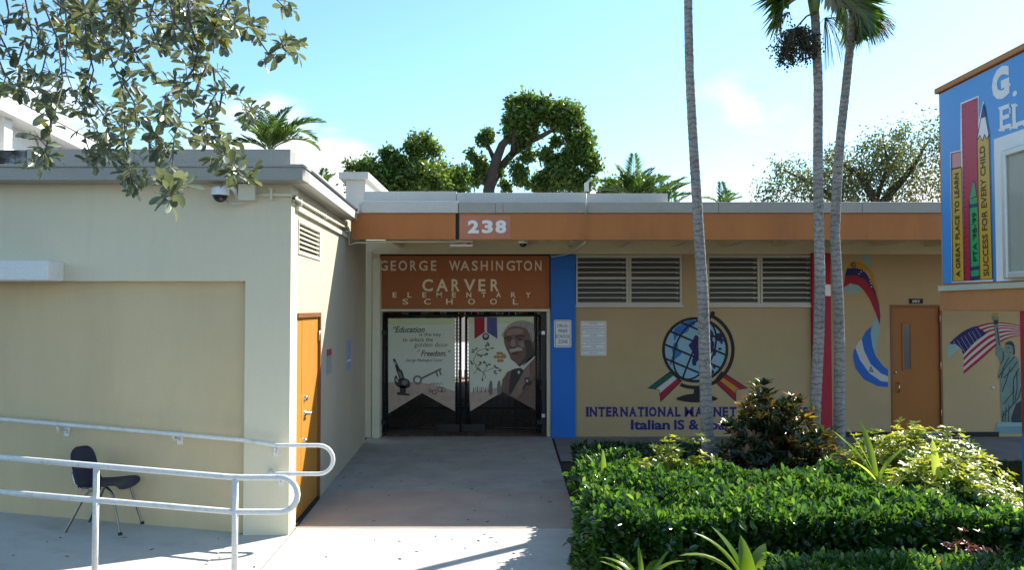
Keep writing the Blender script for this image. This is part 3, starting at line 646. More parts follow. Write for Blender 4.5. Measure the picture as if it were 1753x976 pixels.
def bands(ca, cb, n, cols, lay):
    a_, b_ = samp(ca), samp(cb)
    for i in range(n):
        e0 = [(p[0] + (q[0] - p[0]) * i / n, p[1] + (q[1] - p[1]) * i / n) for p, q in zip(a_, b_)]; e1 = [(p[0] + (q[0] - p[0]) * (i + 1) / n, p[1] + (q[1] - p[1]) * (i + 1) / n) for p, q in zip(a_, b_)]
        f2.poly(e0 + e1[::-1], cols[i % 2], lay)
mid2 = [p for p in mid if p[0] >= 374]
bands(mid, bot, 6, ('mural_white', 'mural_red'), 1); bands(top, mid2, 5, ('mural_red', 'mural_white'), 2)
f2.poly(smooth([(108, 250), (150, 205), (200, 165), (250, 138), (300, 122), (340, 148), (375, 176), (320, 215), (270, 260), (210, 327), (200, 298), (180, 272), (150, 252)], 2), 'mural_navy', 3)
f2.poly([(90, 270), (108, 252), (150, 252), (182, 280), (135, 320), (92, 360)], 'mural_aqua', 2)
for i in range(7):
    for j in range(7):
        x = 140 + i * 27 + j * 8; y = 238 - i * 16 + j * 13 + (i % 2) * 6
        if x < 345 and y < 318 - (x - 210) * .75 and y > 145 - (x - 200) * .2 + max(0, 200 - x) * .5: f2.disc(x, y, 3.6, 3.6, 'mural_white', 5, 4)
f2.build('striped_flag_mural', school)
# robed figure on a plinth
s2 = Mural((1600, 530), 4.242, ['verdigris', 'verdigris_dark', 'teal_stone', 'mural_yellow', 'mural_aqua'], YW - .004)
s2.poly([(437, 860), (690, 860), (690, 902), (437, 902)], 'teal_stone', 1); s2.poly([(457, 822), (680, 822), (685, 850), (450, 850)], 'mural_aqua', 2); s2.poly([(450, 850), (685, 850), (690, 862), (440, 862)], 'teal_stone', 2)
s2.poly(smooth([(560, 820), (585, 700), (620, 640), (665, 640), (670, 820)], 3), 'verdigris_dark', 1)
body = [(433, 120), (458, 108), (470, 180), (482, 262), (510, 300), (520, 330), (580, 335), (610, 360), (622, 450), (645, 600), (640, 655), (600, 680), (575, 700), (560, 740), (556, 820), (487, 820), (484, 760), (480, 680), (478, 560), (475, 510), (458, 490), (472, 430), (480, 390), (462, 350), (440, 322), (450, 270)]
s2.poly(body, 'verdigris', 3)
s2.poly(smooth([(512, 265), (520, 240), (548, 230), (572, 245), (580, 290), (572, 320), (545, 335), (520, 310)], 3), 'verdigris', 4)
s2.poly(smooth([(512, 255), (530, 234), (560, 232), (580, 262), (584, 320), (570, 330), (568, 270), (530, 256)], 3), 'verdigris_dark', 5)
for l in ([(500, 310), (500, 360), (480, 400)], [(580, 345), (530, 400), (480, 470), (462, 495)], [(600, 380), (560, 440), (500, 500)], [(612, 430), (575, 500), (570, 600), (500, 690)], [(550, 420), (520, 520), (490, 600)], [(575, 560), (570, 690)], [(630, 560), (610, 640), (570, 690), (490, 780)], [(520, 710), (510, 815)], [(540, 700), (535, 815)], [(500, 740), (495, 815)], [(455, 130), (462, 200), (470, 262)], [(540, 350), (500, 420), (485, 500)], [(595, 450), (600, 560), (585, 660)]):
    s2.line(l, 7, 'verdigris_dark', 6)
s2.line([(530, 278), (545, 276)], 5, 'verdigris_dark', 6); s2.line([(555, 280), (566, 282)], 5, 'verdigris_dark', 6); s2.line([(540, 312), (558, 312)], 5, 'verdigris_dark', 6)
s2.poly([(428, 70), (465, 70), (458, 112), (434, 112)], 'verdigris_dark', 4); s2.poly([(414, 52), (468, 52), (464, 76), (420, 76)], 'verdigris', 5); s2.poly(smooth([(425, 50), (432, 30), (450, 24), (462, 34), (452, 50)], 3), 'mural_yellow', 5)
s2.build('robed_figure_mural', school)
a = atY(1699, 664, YW); MB().lathe((a.x, YW, a.z), (0, -1, 0), [(.032, 0), (.03, .012), (.02, .03), (0.001, .03)], 14).build('wall_fitting', 'aluminium', school)

# ================================================================== THE LEFT WING
wing = thing('school_wing', (A.x - 2, A.y + 2, 0), 'cream left wing of the school with grey roof edge and recessed front panel', 'building')
SP = A                                         # a point on the side wall
def sp(px, py, out=0.): P = atP(px, py, A + NS * out, NS); return (P - A).dot(U_), P.z
zcap0 = atY(250, 310, A.y).z
s0, z_ = sp(507.5, 700); s1, _ = sp(547, 700); _, zd1 = sp(508, 536.5); zd1 = (zd1 + sp(546, 535)[1]) / 2
v0, vz0 = sp(508, 434); v1, _ = sp(548, 420); _, vz1 = sp(508, 374)
ZWT = zcap0 + .02
w = MB()
ob = lambda a0, a1, b0, b1, z0, z1, m=0: w.obox(Vector((A.x, A.y, 0)), EX, U_, a0, a1, b0, b1, z0, z1, m)
xp = atY(418, 700, A.y).x - A.x; zrec = atY(300, 481, A.y).z
ob(xp, 0, 0, s0, -.05, ZWT); ob(-8, xp, 0, .12, zrec, ZWT)
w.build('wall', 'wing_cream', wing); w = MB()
ob(-.2, 0, s0, s1, zd1, vz0); ob(-.2, 0, s1, WL + .1, -.05, vz0)
ob(-.2, 0, s0, v0 if v0 > s0 else s0, vz0, vz1) if v0 > s0 + .01 else None
ob(-.2, 0, v1, WL + .1, vz0, vz1); ob(-.2, 0, s0, WL + .1, vz1, ZWT)
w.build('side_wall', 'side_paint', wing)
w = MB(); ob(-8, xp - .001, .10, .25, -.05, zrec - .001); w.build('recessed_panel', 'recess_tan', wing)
w = MB(); ob(-8, -.21, .3, WL, ZWT - .1, ZWT); w.build('roof', 'metal_grey', wing)
w = MB(); ob(-.5, -.21, s0, WL, 0, ZWT - .1); w.build('inner_wall', 'dark_inside', wing)
# ledge at the left
a = atY(82, 480, A.y - .28); b = atY(0, 446, A.y - .28)
MB().box(-8, a.x, A.y - .28, A.y - .002, a.z, b.z).build('ledge', 'white_paint', wing, bevel=.01)
# roof edge metal
yf = A.y - .26; z1, z0 = atY(300, 281, yf).z, atY(300, 308, yf).z
xo = atY(518, 295, yf).x
MB().box(-9, xo, yf, yf + .25, z0, z1 - .03).build('roof_edge', 'metal_grey', wing, bevel=.005)
MB().box(-9, xo + .012, yf - .014, yf + .3, z1 - .0295, z1).build('drip_edge', 'metal_grey', wing, bevel=.004)
w = MB()
so = xo - A.x
far = (YF - .02 - A.y) / U_.y
e0 = Vector((A.x, A.y, 0)); 
w.obox(e0, EX, U_, so - .22, so, -.0095, far, z0, z1 - .0305); w.build('side_roof_edge', 'metal_pale', wing, bevel=.005)
w = MB(); w.obox(e0, EX, U_, so - .24, so + .013, .0425, far, z1 - .03, z1 - .001); w.build('side_drip_edge', 'black_rubber', wing)
yp = A.y + .05; z2 = atY(300, 255, yp).z; xq = atY(497, 270, yp).x; xs = atY(45, 270, yp).x
MB().box(-9, xs, yp, yp + .2, z1 - .1, z2 - .01).build('stained_parapet', 'parapet_stained', wing)
for p0, p1 in ((45.5, 229), (229.6, 266), (266.6, 497)):
    MB().box(atY(p0, 270, yp).x, atY(p1, 270, yp).x, yp, yp + .2, z1 - .1, z2).build('parapet', 'metal_grey', wing, bevel=.004)
w = MB(); w.obox(Vector((xq, yp, 0)), EX, U_, -.2, 0, .2005, 3.3, z1 - .1, z2 - .002); w.build('side_parapet', 'metal_pale', wing, bevel=.004)
# louvred vent
w = MB(); o_ = Vector((A.x, A.y, 0)); vs = max(v0, s0)
w.obox(o_, EX, U_, -.10, .012, vs, vs + .02, vz0, vz1); w.obox(o_, EX, U_, -.10, .012, v1 - .06, v1, vz0, vz1); w.obox(o_, EX, U_, -.10, .012, vs + .02, v1 - .06, vz1 - .03, vz1); w.obox(o_, EX, U_, -.10, .012, vs + .02, v1 - .06, vz0, vz0 + .02)
vent = w.build('vent', 'post_cream', wing)
w = MB(); w.obox(o_, EX, U_, -.06, -.034, vs + .021, v1 - .061, vz0 + .021, vz1 - .031); w.build('vent_shade_sheet', 'dark_inside', vent)  # dark sheet standing in for the shade between the slats
n = 6
for k in range(n):
    z = vz0 + .025 + (vz1 - .06 - vz0) * k / n; h_ = (vz1 - vz0) / n
    P = lambda a, b, zz: o_ + EX * a + U_ * b + Vector((0, 0, zz))
    b0, b1 = vs + .021, v1 - .061
    MB().hexa([P(.004, b0, z), P(.004, b1, z), P(-.03, b1, z + .004), P(-.03, b0, z + .004), P(.004, b0, z + .017), P(.004, b1, z + .017), P(-.03, b1, z + .02), P(-.03, b0, z + .02)]).build('slat', 'post_cream', vent)
# side door, two leaves
w = MB(); fo = lambda *a: w.obox(o_, EX, U_, *a)
fo(-.12, .015, s1 - .05, s1, 0, zd1); fo(-.12, .015, s0, s1 - .05, zd1 - .05, zd1); fr_ = w
sm = sp(518.5, 700)[0]
zb = .035
w2 = MB(); w2.obox(o_, EX, U_, -.05, -.015, sm + .004, s1 - .052, zb, zd1 - .052); dr = w2.build('door', 'door_yellow', wing, bevel=.003)
fr_.build('door_frame', 'frame_brown', dr)
w2 = MB(); w2.obox(o_, EX, U_, -.05, -.017, s0 + .002, sm - .004, zb, zd1 - .052); w2.build('fixed_leaf', 'door_yellow', dr, bevel=.003)
w2 = MB(); w2.obox(o_, EX, U_, -.06, .02, s0 + .001, s1 - .052, 0.001, .03); w2.build('threshold', 'black_rubber', dr)
def onwall(px, py, out): s, z = sp(px, py, out); return o_ + U_ * s + NS * out + Vector((0, 0, z))
c = onwall(521.5, 708, -.015); k_ = c + NS * .06
MB().lathe(c, NS, [(.035, 0), (.035, .012), (.016, .014), (.016, .06), (0.001, .062)], 14).tube([k_, k_ + U_ * .12], [.012, .010], 8).build('door_handle', 'chrome', dr)
c = onwall(521.5, 682, -.015); MB().lathe(c, NS, [(.033, 0), (.033, .012), (.024, .03), (0.001, .032)], 14).build('lock', 'chrome', dr)
c = onwall(519, 755, -.015); MB().lathe(c, NS, [(.028, 0), (.028, .012), (.02, .04), (0.001, .042)], 14).build('lock', 'chrome', dr)
for py in (575, 692, 820):
    c = onwall(546, py, .0); MB().tube([c + Vector((0, 0, -.06)) + NS * .004, c + Vector((0, 0, .06)) + NS * .004], .01, 8).build('hinge', 'aluminium', dr)
# strip of cream under the gutter: the timber cleat along the side wall
# notices on the side wall
def sidepanel(name, label, cat, px0, px1, py0, py1, parts):
    sa, za = sp(px0, (py0 + py1) / 2); sb, _ = sp(px1, (py0 + py1) / 2); _, zt = sp((px0 + px1) / 2, py0); _, zbm = sp((px0 + px1) / 2, py1)
    t_ = thing(name, o_ + U_ * sa + Vector((0, 0, zbm)), label, cat)
    for nm, m, f0, f1, d in parts:
        w = MB(); w.obox(o_ + NS * .002, NS, U_, 0, d, sa, sb, zbm + (zt - zbm) * f0, zbm + (zt - zbm) * f1); w.build(nm, m, t_)
    return t_
sidepanel('notice', 'small red-headed grey notice on the wing side wall near the door', 'notice', 559, 567, 598, 640, [('header', 'notice_red', .74, 1, .004), ('sheet', 'notice_grey', .0, .735, .003)])
sidepanel('poster', 'narrow blue and white poster on the shaded side wall', 'poster', 593.5, 600, 583, 634, [('sheet', 'notice_blue', .0, 1, .004), ('margin', 'paper', .3, .36, .005)])

# ================================================================== BUILDING AT THE FAR LEFT
fb = thing('far_building', (-11, 18, 0), 'white taller building behind the left wing with sloping roof edge', 'building')
p = atY(0, 187, 14.0); q0 = Vector((p.x, 14.0, 0)); dv = Vector((-.13, 1, 0)).normalized(); zt = p.z
w = MB(); w.obox(q0, EX, dv, -6, -.45, -3.5, 12, 0, zt + .25); w.build('wall', 'far_white', fb)
w = MB(); w.obox(q0, EX, dv, -6.2, 0, -3.8, 12.3, zt, zt + .32); w.build('eave', 'far_trim', fb, bevel=.02)
w = MB(); w.obox(q0, EX, dv, -6.2, .02, -3.82, 12.32, zt + .322, zt + .36); w.build('roof_edge', 'metal_pale', fb)
for s in (-2.6, .55, 3.7, 6.9):
    w = MB(); w.obox(q0, EX, dv, -.449, -.2, s, s + .3, 0, zt - .002); w.build('pilaster', 'far_white', fb)

# ================================================================== GATES AND BANNERS
YG = YW + .07
def gate_leaf(label, p0, p1, hinge_left):
    x0, x1 = atY(p0, 600, YG).x, atY(p1, 600, YG).x; zt, zb = atY(800, 541, YG).z, atY(800, 733, YG).z
    t_ = thing('gate', ((x0 + x1) / 2, YG, 0), label, 'gate', 'black gates across the passage')
    r = .024
    f = MB(); f.tube([(x0, YG, zb - .08), (x0, YG, zt)], r, 8); f.tube([(x1, YG, zb - .08), (x1, YG, zt)], r, 8); f.tube([(x0, YG, zt), (x1, YG, zt)], r, 8); f.tube([(x0, YG, zb), (x1, YG, zb)], r, 8)
    f.build('frame', 'black_iron', t_)
    inner = x1 if hinge_left else x0; sgn = -1 if hinge_left else 1
    outer = x0 if hinge_left else x1
    MB().tube([(inner + sgn * .06, YG, zb), (inner + sgn * .06, YG, zt)], .016, 8).build('bar', 'black_iron', t_)
    MB().tube([(outer - sgn * .055, YG, zb - .06), (outer - sgn * .055, YG, zt)], .014, 8).build('bar', 'black_iron', t_)
    cl = MB(); st = .062; wdt, hgt = x1 - x0, zt - zb; k = 0; w_ = .0035
    n = int((wdt + hgt) / st) + 1
    for i in range(n):
        for sg in (1, -1):
            c = i * st
            ta, tb = max(0, c - hgt), min(wdt, c)
            if tb - ta < .01: continue
            pa, pb = (ta, c - ta), (tb, c - tb)
            if sg < 0: pa, pb = (wdt - pa[0], pa[1]), (wdt - pb[0], pb[1])
            cl.tube([(x0 + pa[0], YG + sg * .004, zb + pa[1]), (x0 + pb[0], YG + sg * .004, zb + pb[1])], w_, 3, caps=False)
    tag(cl.build('chain_link', 'black_iron', t_), kind='stuff')
    for pz in (.25, zt - .3):
        MB().box(outer - .05, outer + .05, YG - .045, YG + .02, pz - .04, pz + .04).build('hinge', 'black_iron', t_)
    a, b = (atY(748, 740, YG - .05), atY(787, 727, YG - .05)) if hinge_left else (atY(791, 740, YG - .05), atY(830, 727, YG - .05))
    MB().box(a.x, b.x, YG - .06, YG - .03, a.z, b.z).build('kick_plate', 'black_iron', t_, bevel=.005)
    zl = atY(790, 640, YG).z
    MB().box(inner - .03, inner + .03, YG - .05, YG - .026, zl - .07, zl + .07).build('latch', 'black_iron', t_, bevel=.005)
    return t_
gate_leaf('black chain-link gate leaf behind the quotation banner', 658, 788, True)
gate_leaf('black chain-link gate leaf behind the portrait banner', 798, 924, False)
gp_ = thing('gate_post', (atY(930, 600, YG).x, YG, 0), 'dark steel post at the right of the portrait gate', 'post')
MB().box(atY(927, 600, YG).x, atY(934, 600, YG).x, YG - .03, YG + .04, 0, atY(900, 537, YG).z).build('shaft', 'black_iron', gp_)
for py in (570, 712):
    a = atY(930, py, YG - .04); MB().box(a.x - .03, a.x + .03, YG - .06, YG - .0305, a.z - .03, a.z + .03).build('hinge_bracket', 'aluminium', gp_)

YB = YG - .035
def banner_base(name, label, pts, mats):
    t_ = thing(name, (atY(pts[0][0], 600, YB).x, YB, atY(800, 720, YB).z), label, 'banner', 'printed banners on the gates')
    P = [atY(x, y, YB) for x, y in pts]
    MB().prism(P, (0, .003, 0)).build('sheet', mats, t_); return t_
O1 = (640, 530); K1 = 4.244
pz = lambda o, k, l: [(o[0] + x / k, o[1] + y / k) for x, y in l]
b1 = banner_base('quotation_banner', 'pale green gate banner printed with a quotation, microscope and key', pz(O1, K1, [(103, 65), (588, 62), (590, 742), (350, 608), (105, 757)]), 'ban_sky')
m1 = Mural(O1, K1, ['ban_sky_top', 'ban_earth', 'ban_ink', 'ban_grey', 'ban_lgrey'], YB)
m1.poly([(103, 65), (588, 62), (588, 110), (103, 113)], 'ban_sky_top', 1)
m1.poly([(105, 530), (220, 527), (345, 532), (470, 555), (590, 597), (590, 742), (350, 608), (105, 757)], 'ban_earth', 1)
m1.poly([(138, 360), (152, 356), (188, 432), (205, 445), (222, 495), (212, 512), (185, 505), (165, 448)], 'ban_ink', 2)
m1.poly([(142, 385), (156, 380), (164, 400), (150, 405)], 'ban_lgrey', 3); m1.poly([(172, 455), (190, 448), (212, 495), (195, 502)], 'ban_grey', 3)
m1.poly(smooth([(150, 495), (165, 478), (175, 505), (225, 500), (258, 520), (262, 560), (225, 575), (170, 560), (152, 530)], 3), 'ban_ink', 2); m1.poly(smooth([(205, 520), (235, 512), (248, 535), (222, 552), (205, 540)], 3), 'ban_grey', 3); m1.poly([(155, 500), (175, 508), (178, 530), (160, 525)], 'ban_lgrey', 3)
m1.poly([(185, 555), (235, 555), (232, 610), (260, 612), (258, 628), (170, 622), (165, 605), (190, 600)], 'ban_ink', 2)
m1.poly(arc(317, 513, 20, 34, 0, 359, 20), 'ban_grey', 2); m1.poly([(342, 497), (488, 425), (493, 437), (350, 508)], 'ban_grey', 2); m1.line([(345, 500), (488, 430)], 3, 'ban_ink', 3)
m1.poly([(448, 455), (458, 450), (470, 485), (458, 490)], 'ban_grey', 2); m1.poly([(472, 446), (482, 441), (494, 475), (482, 480)], 'ban_grey', 2)
for x, y, a_ in ((410, 593, 12), (440, 602, 18), (482, 582, 20), (505, 585, 18)): m1.poly(arc(x, y, a_ - 5, a_, 0, 330, 14), 'ban_ink', 2)
for i in range(14): m1.line([(405 + i * 7, 545 + 8 * math.sin(i * 2)), (425 + i * 6, 538 - 8 * math.cos(i * 1.7))], 3, 'ban_grey', 2.5)
m1.build('print', b1)
def btext(s, x0, y0, x1, y1, **k): tx = MB(); wtext(tx, s, O1[0] + x0 / K1, O1[1] + y0 / K1, O1[0] + x1 / K1, O1[1] + y1 / K1, YB - .003, 0, **k); tx.build('printed_line', 'ban_ink', b1)
btext('\u201cEducation', 140, 122, 370, 168, shear=.35, bold=.012); btext('is the key', 332, 168, 488, 202); btext('to unlock the', 210, 203, 428, 234); btext('golden door', 293, 240, 543, 283, bold=-.006); btext('of', 317, 288, 336, 308, shear=.3); btext('Freedom.\u201d', 342, 298, 557, 340, shear=.35, bold=.012); btext('- George Washington Carver', 220, 358, 500, 386, shear=.35)

O2 = (780, 530); K2 = 4.244
b2 = banner_base('portrait_banner', 'pale green gate banner printed with a portrait, sprig and medal ribbon', pz(O2, K2, [(93, 57), (568, 52), (580, 732), (340, 598), (105, 742)]), 'ban_sky')
m2 = Mural(O2, K2, ['ban_sky_top', 'ban_earth', 'ban_ink', 'ban_grey', 'ban_lgrey', 'skin', 'skin_dark', 'skin_lit', 'hair_grey', 'moustache', 'jacket', 'jacket_lit', 'mural_red', 'medal_blue', 'mural_white', 'peanut', 'sprig'], YB)
m2.poly([(93, 57), (568, 52), (568, 100), (93, 105)], 'ban_sky_top', 1)
m2.poly([(100, 605), (200, 590), (340, 560), (340, 598), (105, 742)], 'ban_earth', 1)
m2.poly([(135, 57), (210, 57), (210, 165), (137, 215)], 'mural_red', 2); m2.poly([(228, 57), (300, 57), (303, 213), (228, 165)], 'medal_blue', 2); m2.poly([(210, 57), (228, 57), (228, 165), (210, 165)], 'mural_white', 2)
m2.disc(219, 197, 25, 27, 'ban_ink', 16, 3); m2.disc(219, 192, 15, 15, 'ban_lgrey', 14, 4)
for l in ([(240, 245), (215, 285), (160, 300), (130, 370), (150, 420), (200, 460)], [(280, 280), (215, 288)], [(230, 325), (160, 335)], [(130, 470), (165, 430)], [(200, 460), (240, 400)], [(215, 450), (290, 420), (335, 440)], [(205, 455), (190, 520)], [(205, 455), (218, 500)], [(170, 420), (150, 400)]): m2.line(l, 4, 'sprig', 2)
for x, y, a_ in ((232, 245, 20), (222, 262, -30), (240, 258, 60), (130, 295, 20), (150, 285, -40), (125, 310, 0), (230, 295, 10), (265, 282, 0), (165, 330, 30), (185, 340, -20), (215, 330, 0), (228, 322, 50), (112, 380, 40), (120, 395, 0), (180, 385, 40), (175, 400, -30), (210, 385, 30), (245, 400, 10), (160, 430, 20), (175, 440, 60), (285, 412, 40), (300, 425, 0), (285, 450, -30), (290, 465, 20), (320, 445, 10), (195, 510, 80), (205, 385, -60), (225, 405, 70)):
    c, s = math.cos(R(a_)), math.sin(R(a_)); m2.poly([(x + c * u - s * v, y + s * u + c * v) for u, v in ((-13, 0), (-4, -6), (8, -5), (14, 0), (8, 5), (-4, 6))], 'sprig', 3)
for x, y, a_, b_ in ((320, 320, 26, 12), (300, 345, 26, 12), (345, 345, 26, 12), (325, 372, 26, 14), (352, 330, 12, 8)): m2.poly(smooth([(x - a_, y), (x - a_ * .5, y - b_), (x, y - b_ * .7), (x + a_ * .6, y - b_), (x + a_, y), (x + a_ * .5, y + b_), (x, y + b_ * .7), (x - a_ * .6, y + b_)], 2), 'peanut', 2 + x * .001)
for i in range(9): x = 125 + i * 14; m2.poly([(x, 605), (x + 3, 570 - (i % 3) * 8), (x + 9, 566), (x + 11, 603)], 'ban_lgrey' if i % 2 else 'ban_grey', 2)
for x in (255, 315): m2.poly(smooth([(x - 10, 620), (x - 14, 560), (x - 4, 520), (x + 8, 522), (x + 14, 570), (x + 8, 618)], 2), 'ban_grey', 2)
# portrait
m2.poly(smooth([(325, 600), (340, 510), (375, 455), (430, 430), (500, 420), (570, 345), (580, 345), (580, 732), (395, 628), (345, 600)], 1), 'jacket', 3)
m2.poly([(405, 440), (462, 425), (500, 440), (468, 500), (398, 622), (384, 612), (392, 520)], 'ban_ink', 4)
m2.poly(smooth([(345, 205), (348, 165), (375, 122), (420, 92), (480, 80), (530, 88), (568, 112), (570, 250), (545, 260)], 2), 'hair_grey', 4)
m2.poly(smooth([(350, 205), (360, 160), (398, 128), (455, 122), (512, 140), (540, 185), (556, 232), (572, 240), (572, 335), (535, 375), (500, 402), (465, 415), (432, 385), (402, 362), (388, 325), (362, 272), (352, 235)], 3), 'skin', 5)
m2.poly(smooth([(500, 225), (545, 230), (572, 300), (572, 335), (530, 378), (480, 412), (455, 405), (505, 350), (510, 290)], 3), 'skin_dark', 6)
m2.poly(smooth([(385, 150), (440, 138), (490, 150), (480, 178), (430, 180), (385, 188), (368, 180)], 3), 'skin_lit', 6); m2.poly(smooth([(405, 225), (425, 215), (435, 260), (412, 275), (398, 262)], 3), 'skin_lit', 6); m2.poly(smooth([(455, 240), (490, 235), (500, 268), (480, 275)], 3), 'skin_lit', 6)
m2.poly(smooth([(356, 205), (385, 195), (408, 204), (406, 214), (380, 208), (358, 216)], 2), 'ban_ink', 7); m2.poly(smooth([(436, 198), (465, 186), (500, 190), (502, 200), (468, 198), (438, 208)], 2), 'ban_ink', 7)
m2.poly(smooth([(366, 222), (385, 214), (402, 222), (385, 230)], 2), 'ban_ink', 7); m2.poly(smooth([(446, 216), (466, 207), (488, 214), (468, 224)], 2), 'ban_ink', 7)
m2.poly(smooth([(398, 262), (412, 276), (436, 268), (430, 284), (400, 282)], 2), 'skin_dark', 7)
m2.poly(smooth([(390, 300), (398, 288), (425, 284), (455, 276), (478, 282), (486, 298), (460, 300), (425, 306), (400, 312)], 2), 'moustache', 8)
m2.poly(smooth([(410, 318), (440, 312), (465, 310), (445, 324), (418, 328)], 2), 'skin_dark', 8)
m2.poly([(462, 418), (572, 325), (574, 350), (492, 442), (478, 428)], 'mural_white', 6); m2.disc(459, 457, 8, 12, 'mural_white', 12, 7)
m2.poly([(500, 440), (540, 395), (545, 470), (480, 600), (440, 645), (400, 625)], 'jacket_lit', 5); m2.line([(575, 490), (545, 545), (462, 650)], 5, 'ban_ink', 7); m2.line([(540, 395), (545, 470)], 4, 'ban_ink', 7)
m2.poly(smooth([(500, 500), (530, 495), (540, 520), (555, 525), (545, 550), (515, 555), (490, 590), (485, 570), (505, 540)], 2), 'ban_ink', 8); m2.poly(smooth([(510, 512), (525, 508), (528, 525), (514, 530)], 2), 'ban_lgrey', 9)
m2.build('print', b2)

# red, white and blue bunting and a table inside the passage
bt = thing('bunting', (-.9, YW + 1.6, 2.3), 'red, white and blue bunting hanging inside above the gates', 'bunting')
for i in range(22):
    x = cx0 + .3 + i * .125; z = atY(800, 536, YW + 1.6).z + .05
    MB().prism([(x, YW + 1.6, z + .12), (x + .122, YW + 1.6, z + .12), (x + .122, YW + 1.6, z - .12), (x + .06, YW + 1.6, z - .15), (x, YW + 1.6, z - .12)], (0, .004, 0)).build('pennant', ['mural_red', 'mural_white', 'medal_blue'][i % 3] if i % 5 else 'mural_yellow', bt)
tb = thing('table', (.35, YW + 2.2, 0), 'dark table standing inside the passage behind the portrait banner', 'table')
MB().box(.02, .72, YW + 1.8, YW + 2.8, .72, .76).build('table_top', 'black_rubber', tb)
for x in (.05, .66):
    for y in (1.84, 2.74): MB().box(x, x + .035, YW + y, YW + y + .035, 0, .72).build('leg', 'black_iron', tb)
MB().box(.05, .695, YW + 1.845, YW + 1.87, .3, .33).build('stretcher', 'black_iron', tb)

# ================================================================== WALL SIGNS
def rounded(x0, x1, z0, z1, r, y, n=5):
    pts = []
    for cx, cz, a in ((x1 - r, z1 - r, 0), (x0 + r, z1 - r, 90), (x0 + r, z0 + r, 180), (x1 - r, z0 + r, 270)):
        pts += [(cx + r * math.cos(R(a + 90 * i / n)), y, cz + r * math.sin(R(a + 90 * i / n))) for i in range(n + 1)]
    return pts
def wall_sign(name, label, p0, p1, q0, q1, Y, lines, extra=None):
    a, b = atY(p0, q1, Y), atY(p1, q0, Y)
    t_ = thing(name, ((a.x + b.x) / 2, Y, a.z), label, 'sign')
    MB().prism(rounded(a.x, b.x, a.z, b.z, .03, Y - .004), (0, .003, 0)).build('plate', 'paper', t_)
    i_ = .018; o = rounded(a.x + i_, b.x - i_, a.z + i_, b.z - i_, .022, Y - .0052); j_ = i_ + .008; inn = rounded(a.x + j_, b.x - j_, a.z + j_, b.z - j_, .018, Y - .0052)
    n = len(o); MB().add(o + inn, [(k, (k + 1) % n, (k + 1) % n + n, k + n) for k in range(n)]).build('border', 'sign_ink' if not extra else 'text_grey', t_)
    for s, x0, y0, x1, y1 in lines: w = MB(); wtext(w, s, x0, y0, x1, y1, Y - .0055, 0, bold=.01); w.build('printed_word', 'sign_ink' if not extra else 'text_grey', t_)
    if extra:
        w = MB()
        for x0, x1, y in extra:
            x = x0
            while x < x1:
                l = random.uniform(1.0, 3.2); e = min(x + l, x1); c, d = atY(x, y + .9, Y - .0055), atY(e, y, Y - .0055)
                w.poly([(c.x, c.y, c.z), (d.x, c.y, c.z), (d.x, c.y, d.z), (c.x, c.y, d.z)]); x = e + .5
        w.build('small_print', 'text_grey', t_)['kind'] = 'stuff'
    for z in (a.z + .015, b.z - .015): w = MB(); w.lathe(((a.x + b.x) / 2, Y - .004, z), (0, -1, 0), [(.008, 0), (.006, .004), (.0005, .004)], 8); w.build('screw', 'aluminium', t_)
wall_sign('drug_free_zone_sign', 'white drug-free school zone sign on the blue pier', 948.5, 978, 548, 595, YW - .09, [('DRUG-', 954, 555, 973.5, 560.5), ('FREE', 956, 564, 971.5, 569.5), ('SCHOOL', 951, 573, 976, 579), ('ZONE', 955.5, 582, 972, 588)])
rows = [(997, 1035, y) for y in (558, 560.5, 563, 565.5)] + [(1003, 1029, 568)] + [(997, 1035, y) for y in (577.5, 580, 582.5, 585)] + [(1003, 1029, 587.5)] + [(997, 1035, y) for y in (596, 598.5, 601)] + [(1008, 1024, 603.5)] + [(996, 1036, 571.2), (996, 1036, 590)]
wall_sign('notice_sign', 'white notice sign in three languages on the tan wall', 994, 1038, 550, 609, YW, [('NOTICE', 1009, 553, 1023, 556), ('AVISO', 1010, 573, 1022, 576), ('AVI', 1012, 592, 1020, 594.8)], rows)
a, b = atY(1556, 520, YW), atY(1579.5, 511.5, YW)
t_ = thing('room_number_plate', ((a.x + b.x) / 2, YW, a.z), 'small dark plate reading 003 above the orange door', 'sign')
MB().box(a.x, b.x, YW - .012, YW - .001, a.z, b.z).build('plate', 'mural_black', t_, bevel=.002)
w = MB(); wtext(w, '003', 1562, 513.8, 1574, 518, YW - .0125, 0); w.build('lettering', 'aluminium', t_)

# ================================================================== SMALL FITTINGS
def dome(label, c, r, name='security_camera', dirn=(0, 0, -1)):
    t_ = thing(name, c, label, 'camera')
    c = Vector(c)
    MB().lathe(c, (0, 0, -1), [(0, -r * .9), (r * .8, -r * .85), (r, -r * .6), (r, 0), (r * .96, r * .12)], 20).build('housing', 'white_paint', t_)
    MB().lathe(c, (0, 0, -1), [(r * .8, r * .08)] + [(r * .8 * math.cos(R(q)), r * .1 + r * .8 * math.sin(R(q))) for q in range(0, 91, 15)], 20).build('dome', 'dome_glass', t_)
    return t_
yc = A.y - .14; c = atY(377, 333, yc)
cm = dome('white dome security camera on the wing wall under the roof edge', c, .088)
MB().tube([(c.x + .03, yc, c.z + .07), (c.x + .1, yc, c.z + .085), (c.x + .12, yc + .06, c.z + .06), (c.x + .12, A.y - .003, c.z)], .025, 8).build('bracket', 'white_paint', cm)
a, b = atY(407, 342, A.y - .1), atY(436, 314, A.y - .1)
MB().tube([(c.x + .05, yc + .02, c.z - .06), (c.x + .12, yc + .04, c.z - .085), (a.x + .05, A.y - .05, a.z - .02), (a.x + .06, A.y - .05, a.z - .002)], .009, 6).build('cable', 'aluminium', cm)
cd = thing('electrical_conduit', (a.x, A.y, a.z), 'cream junction box and conduit running round the wing corner', 'conduit')
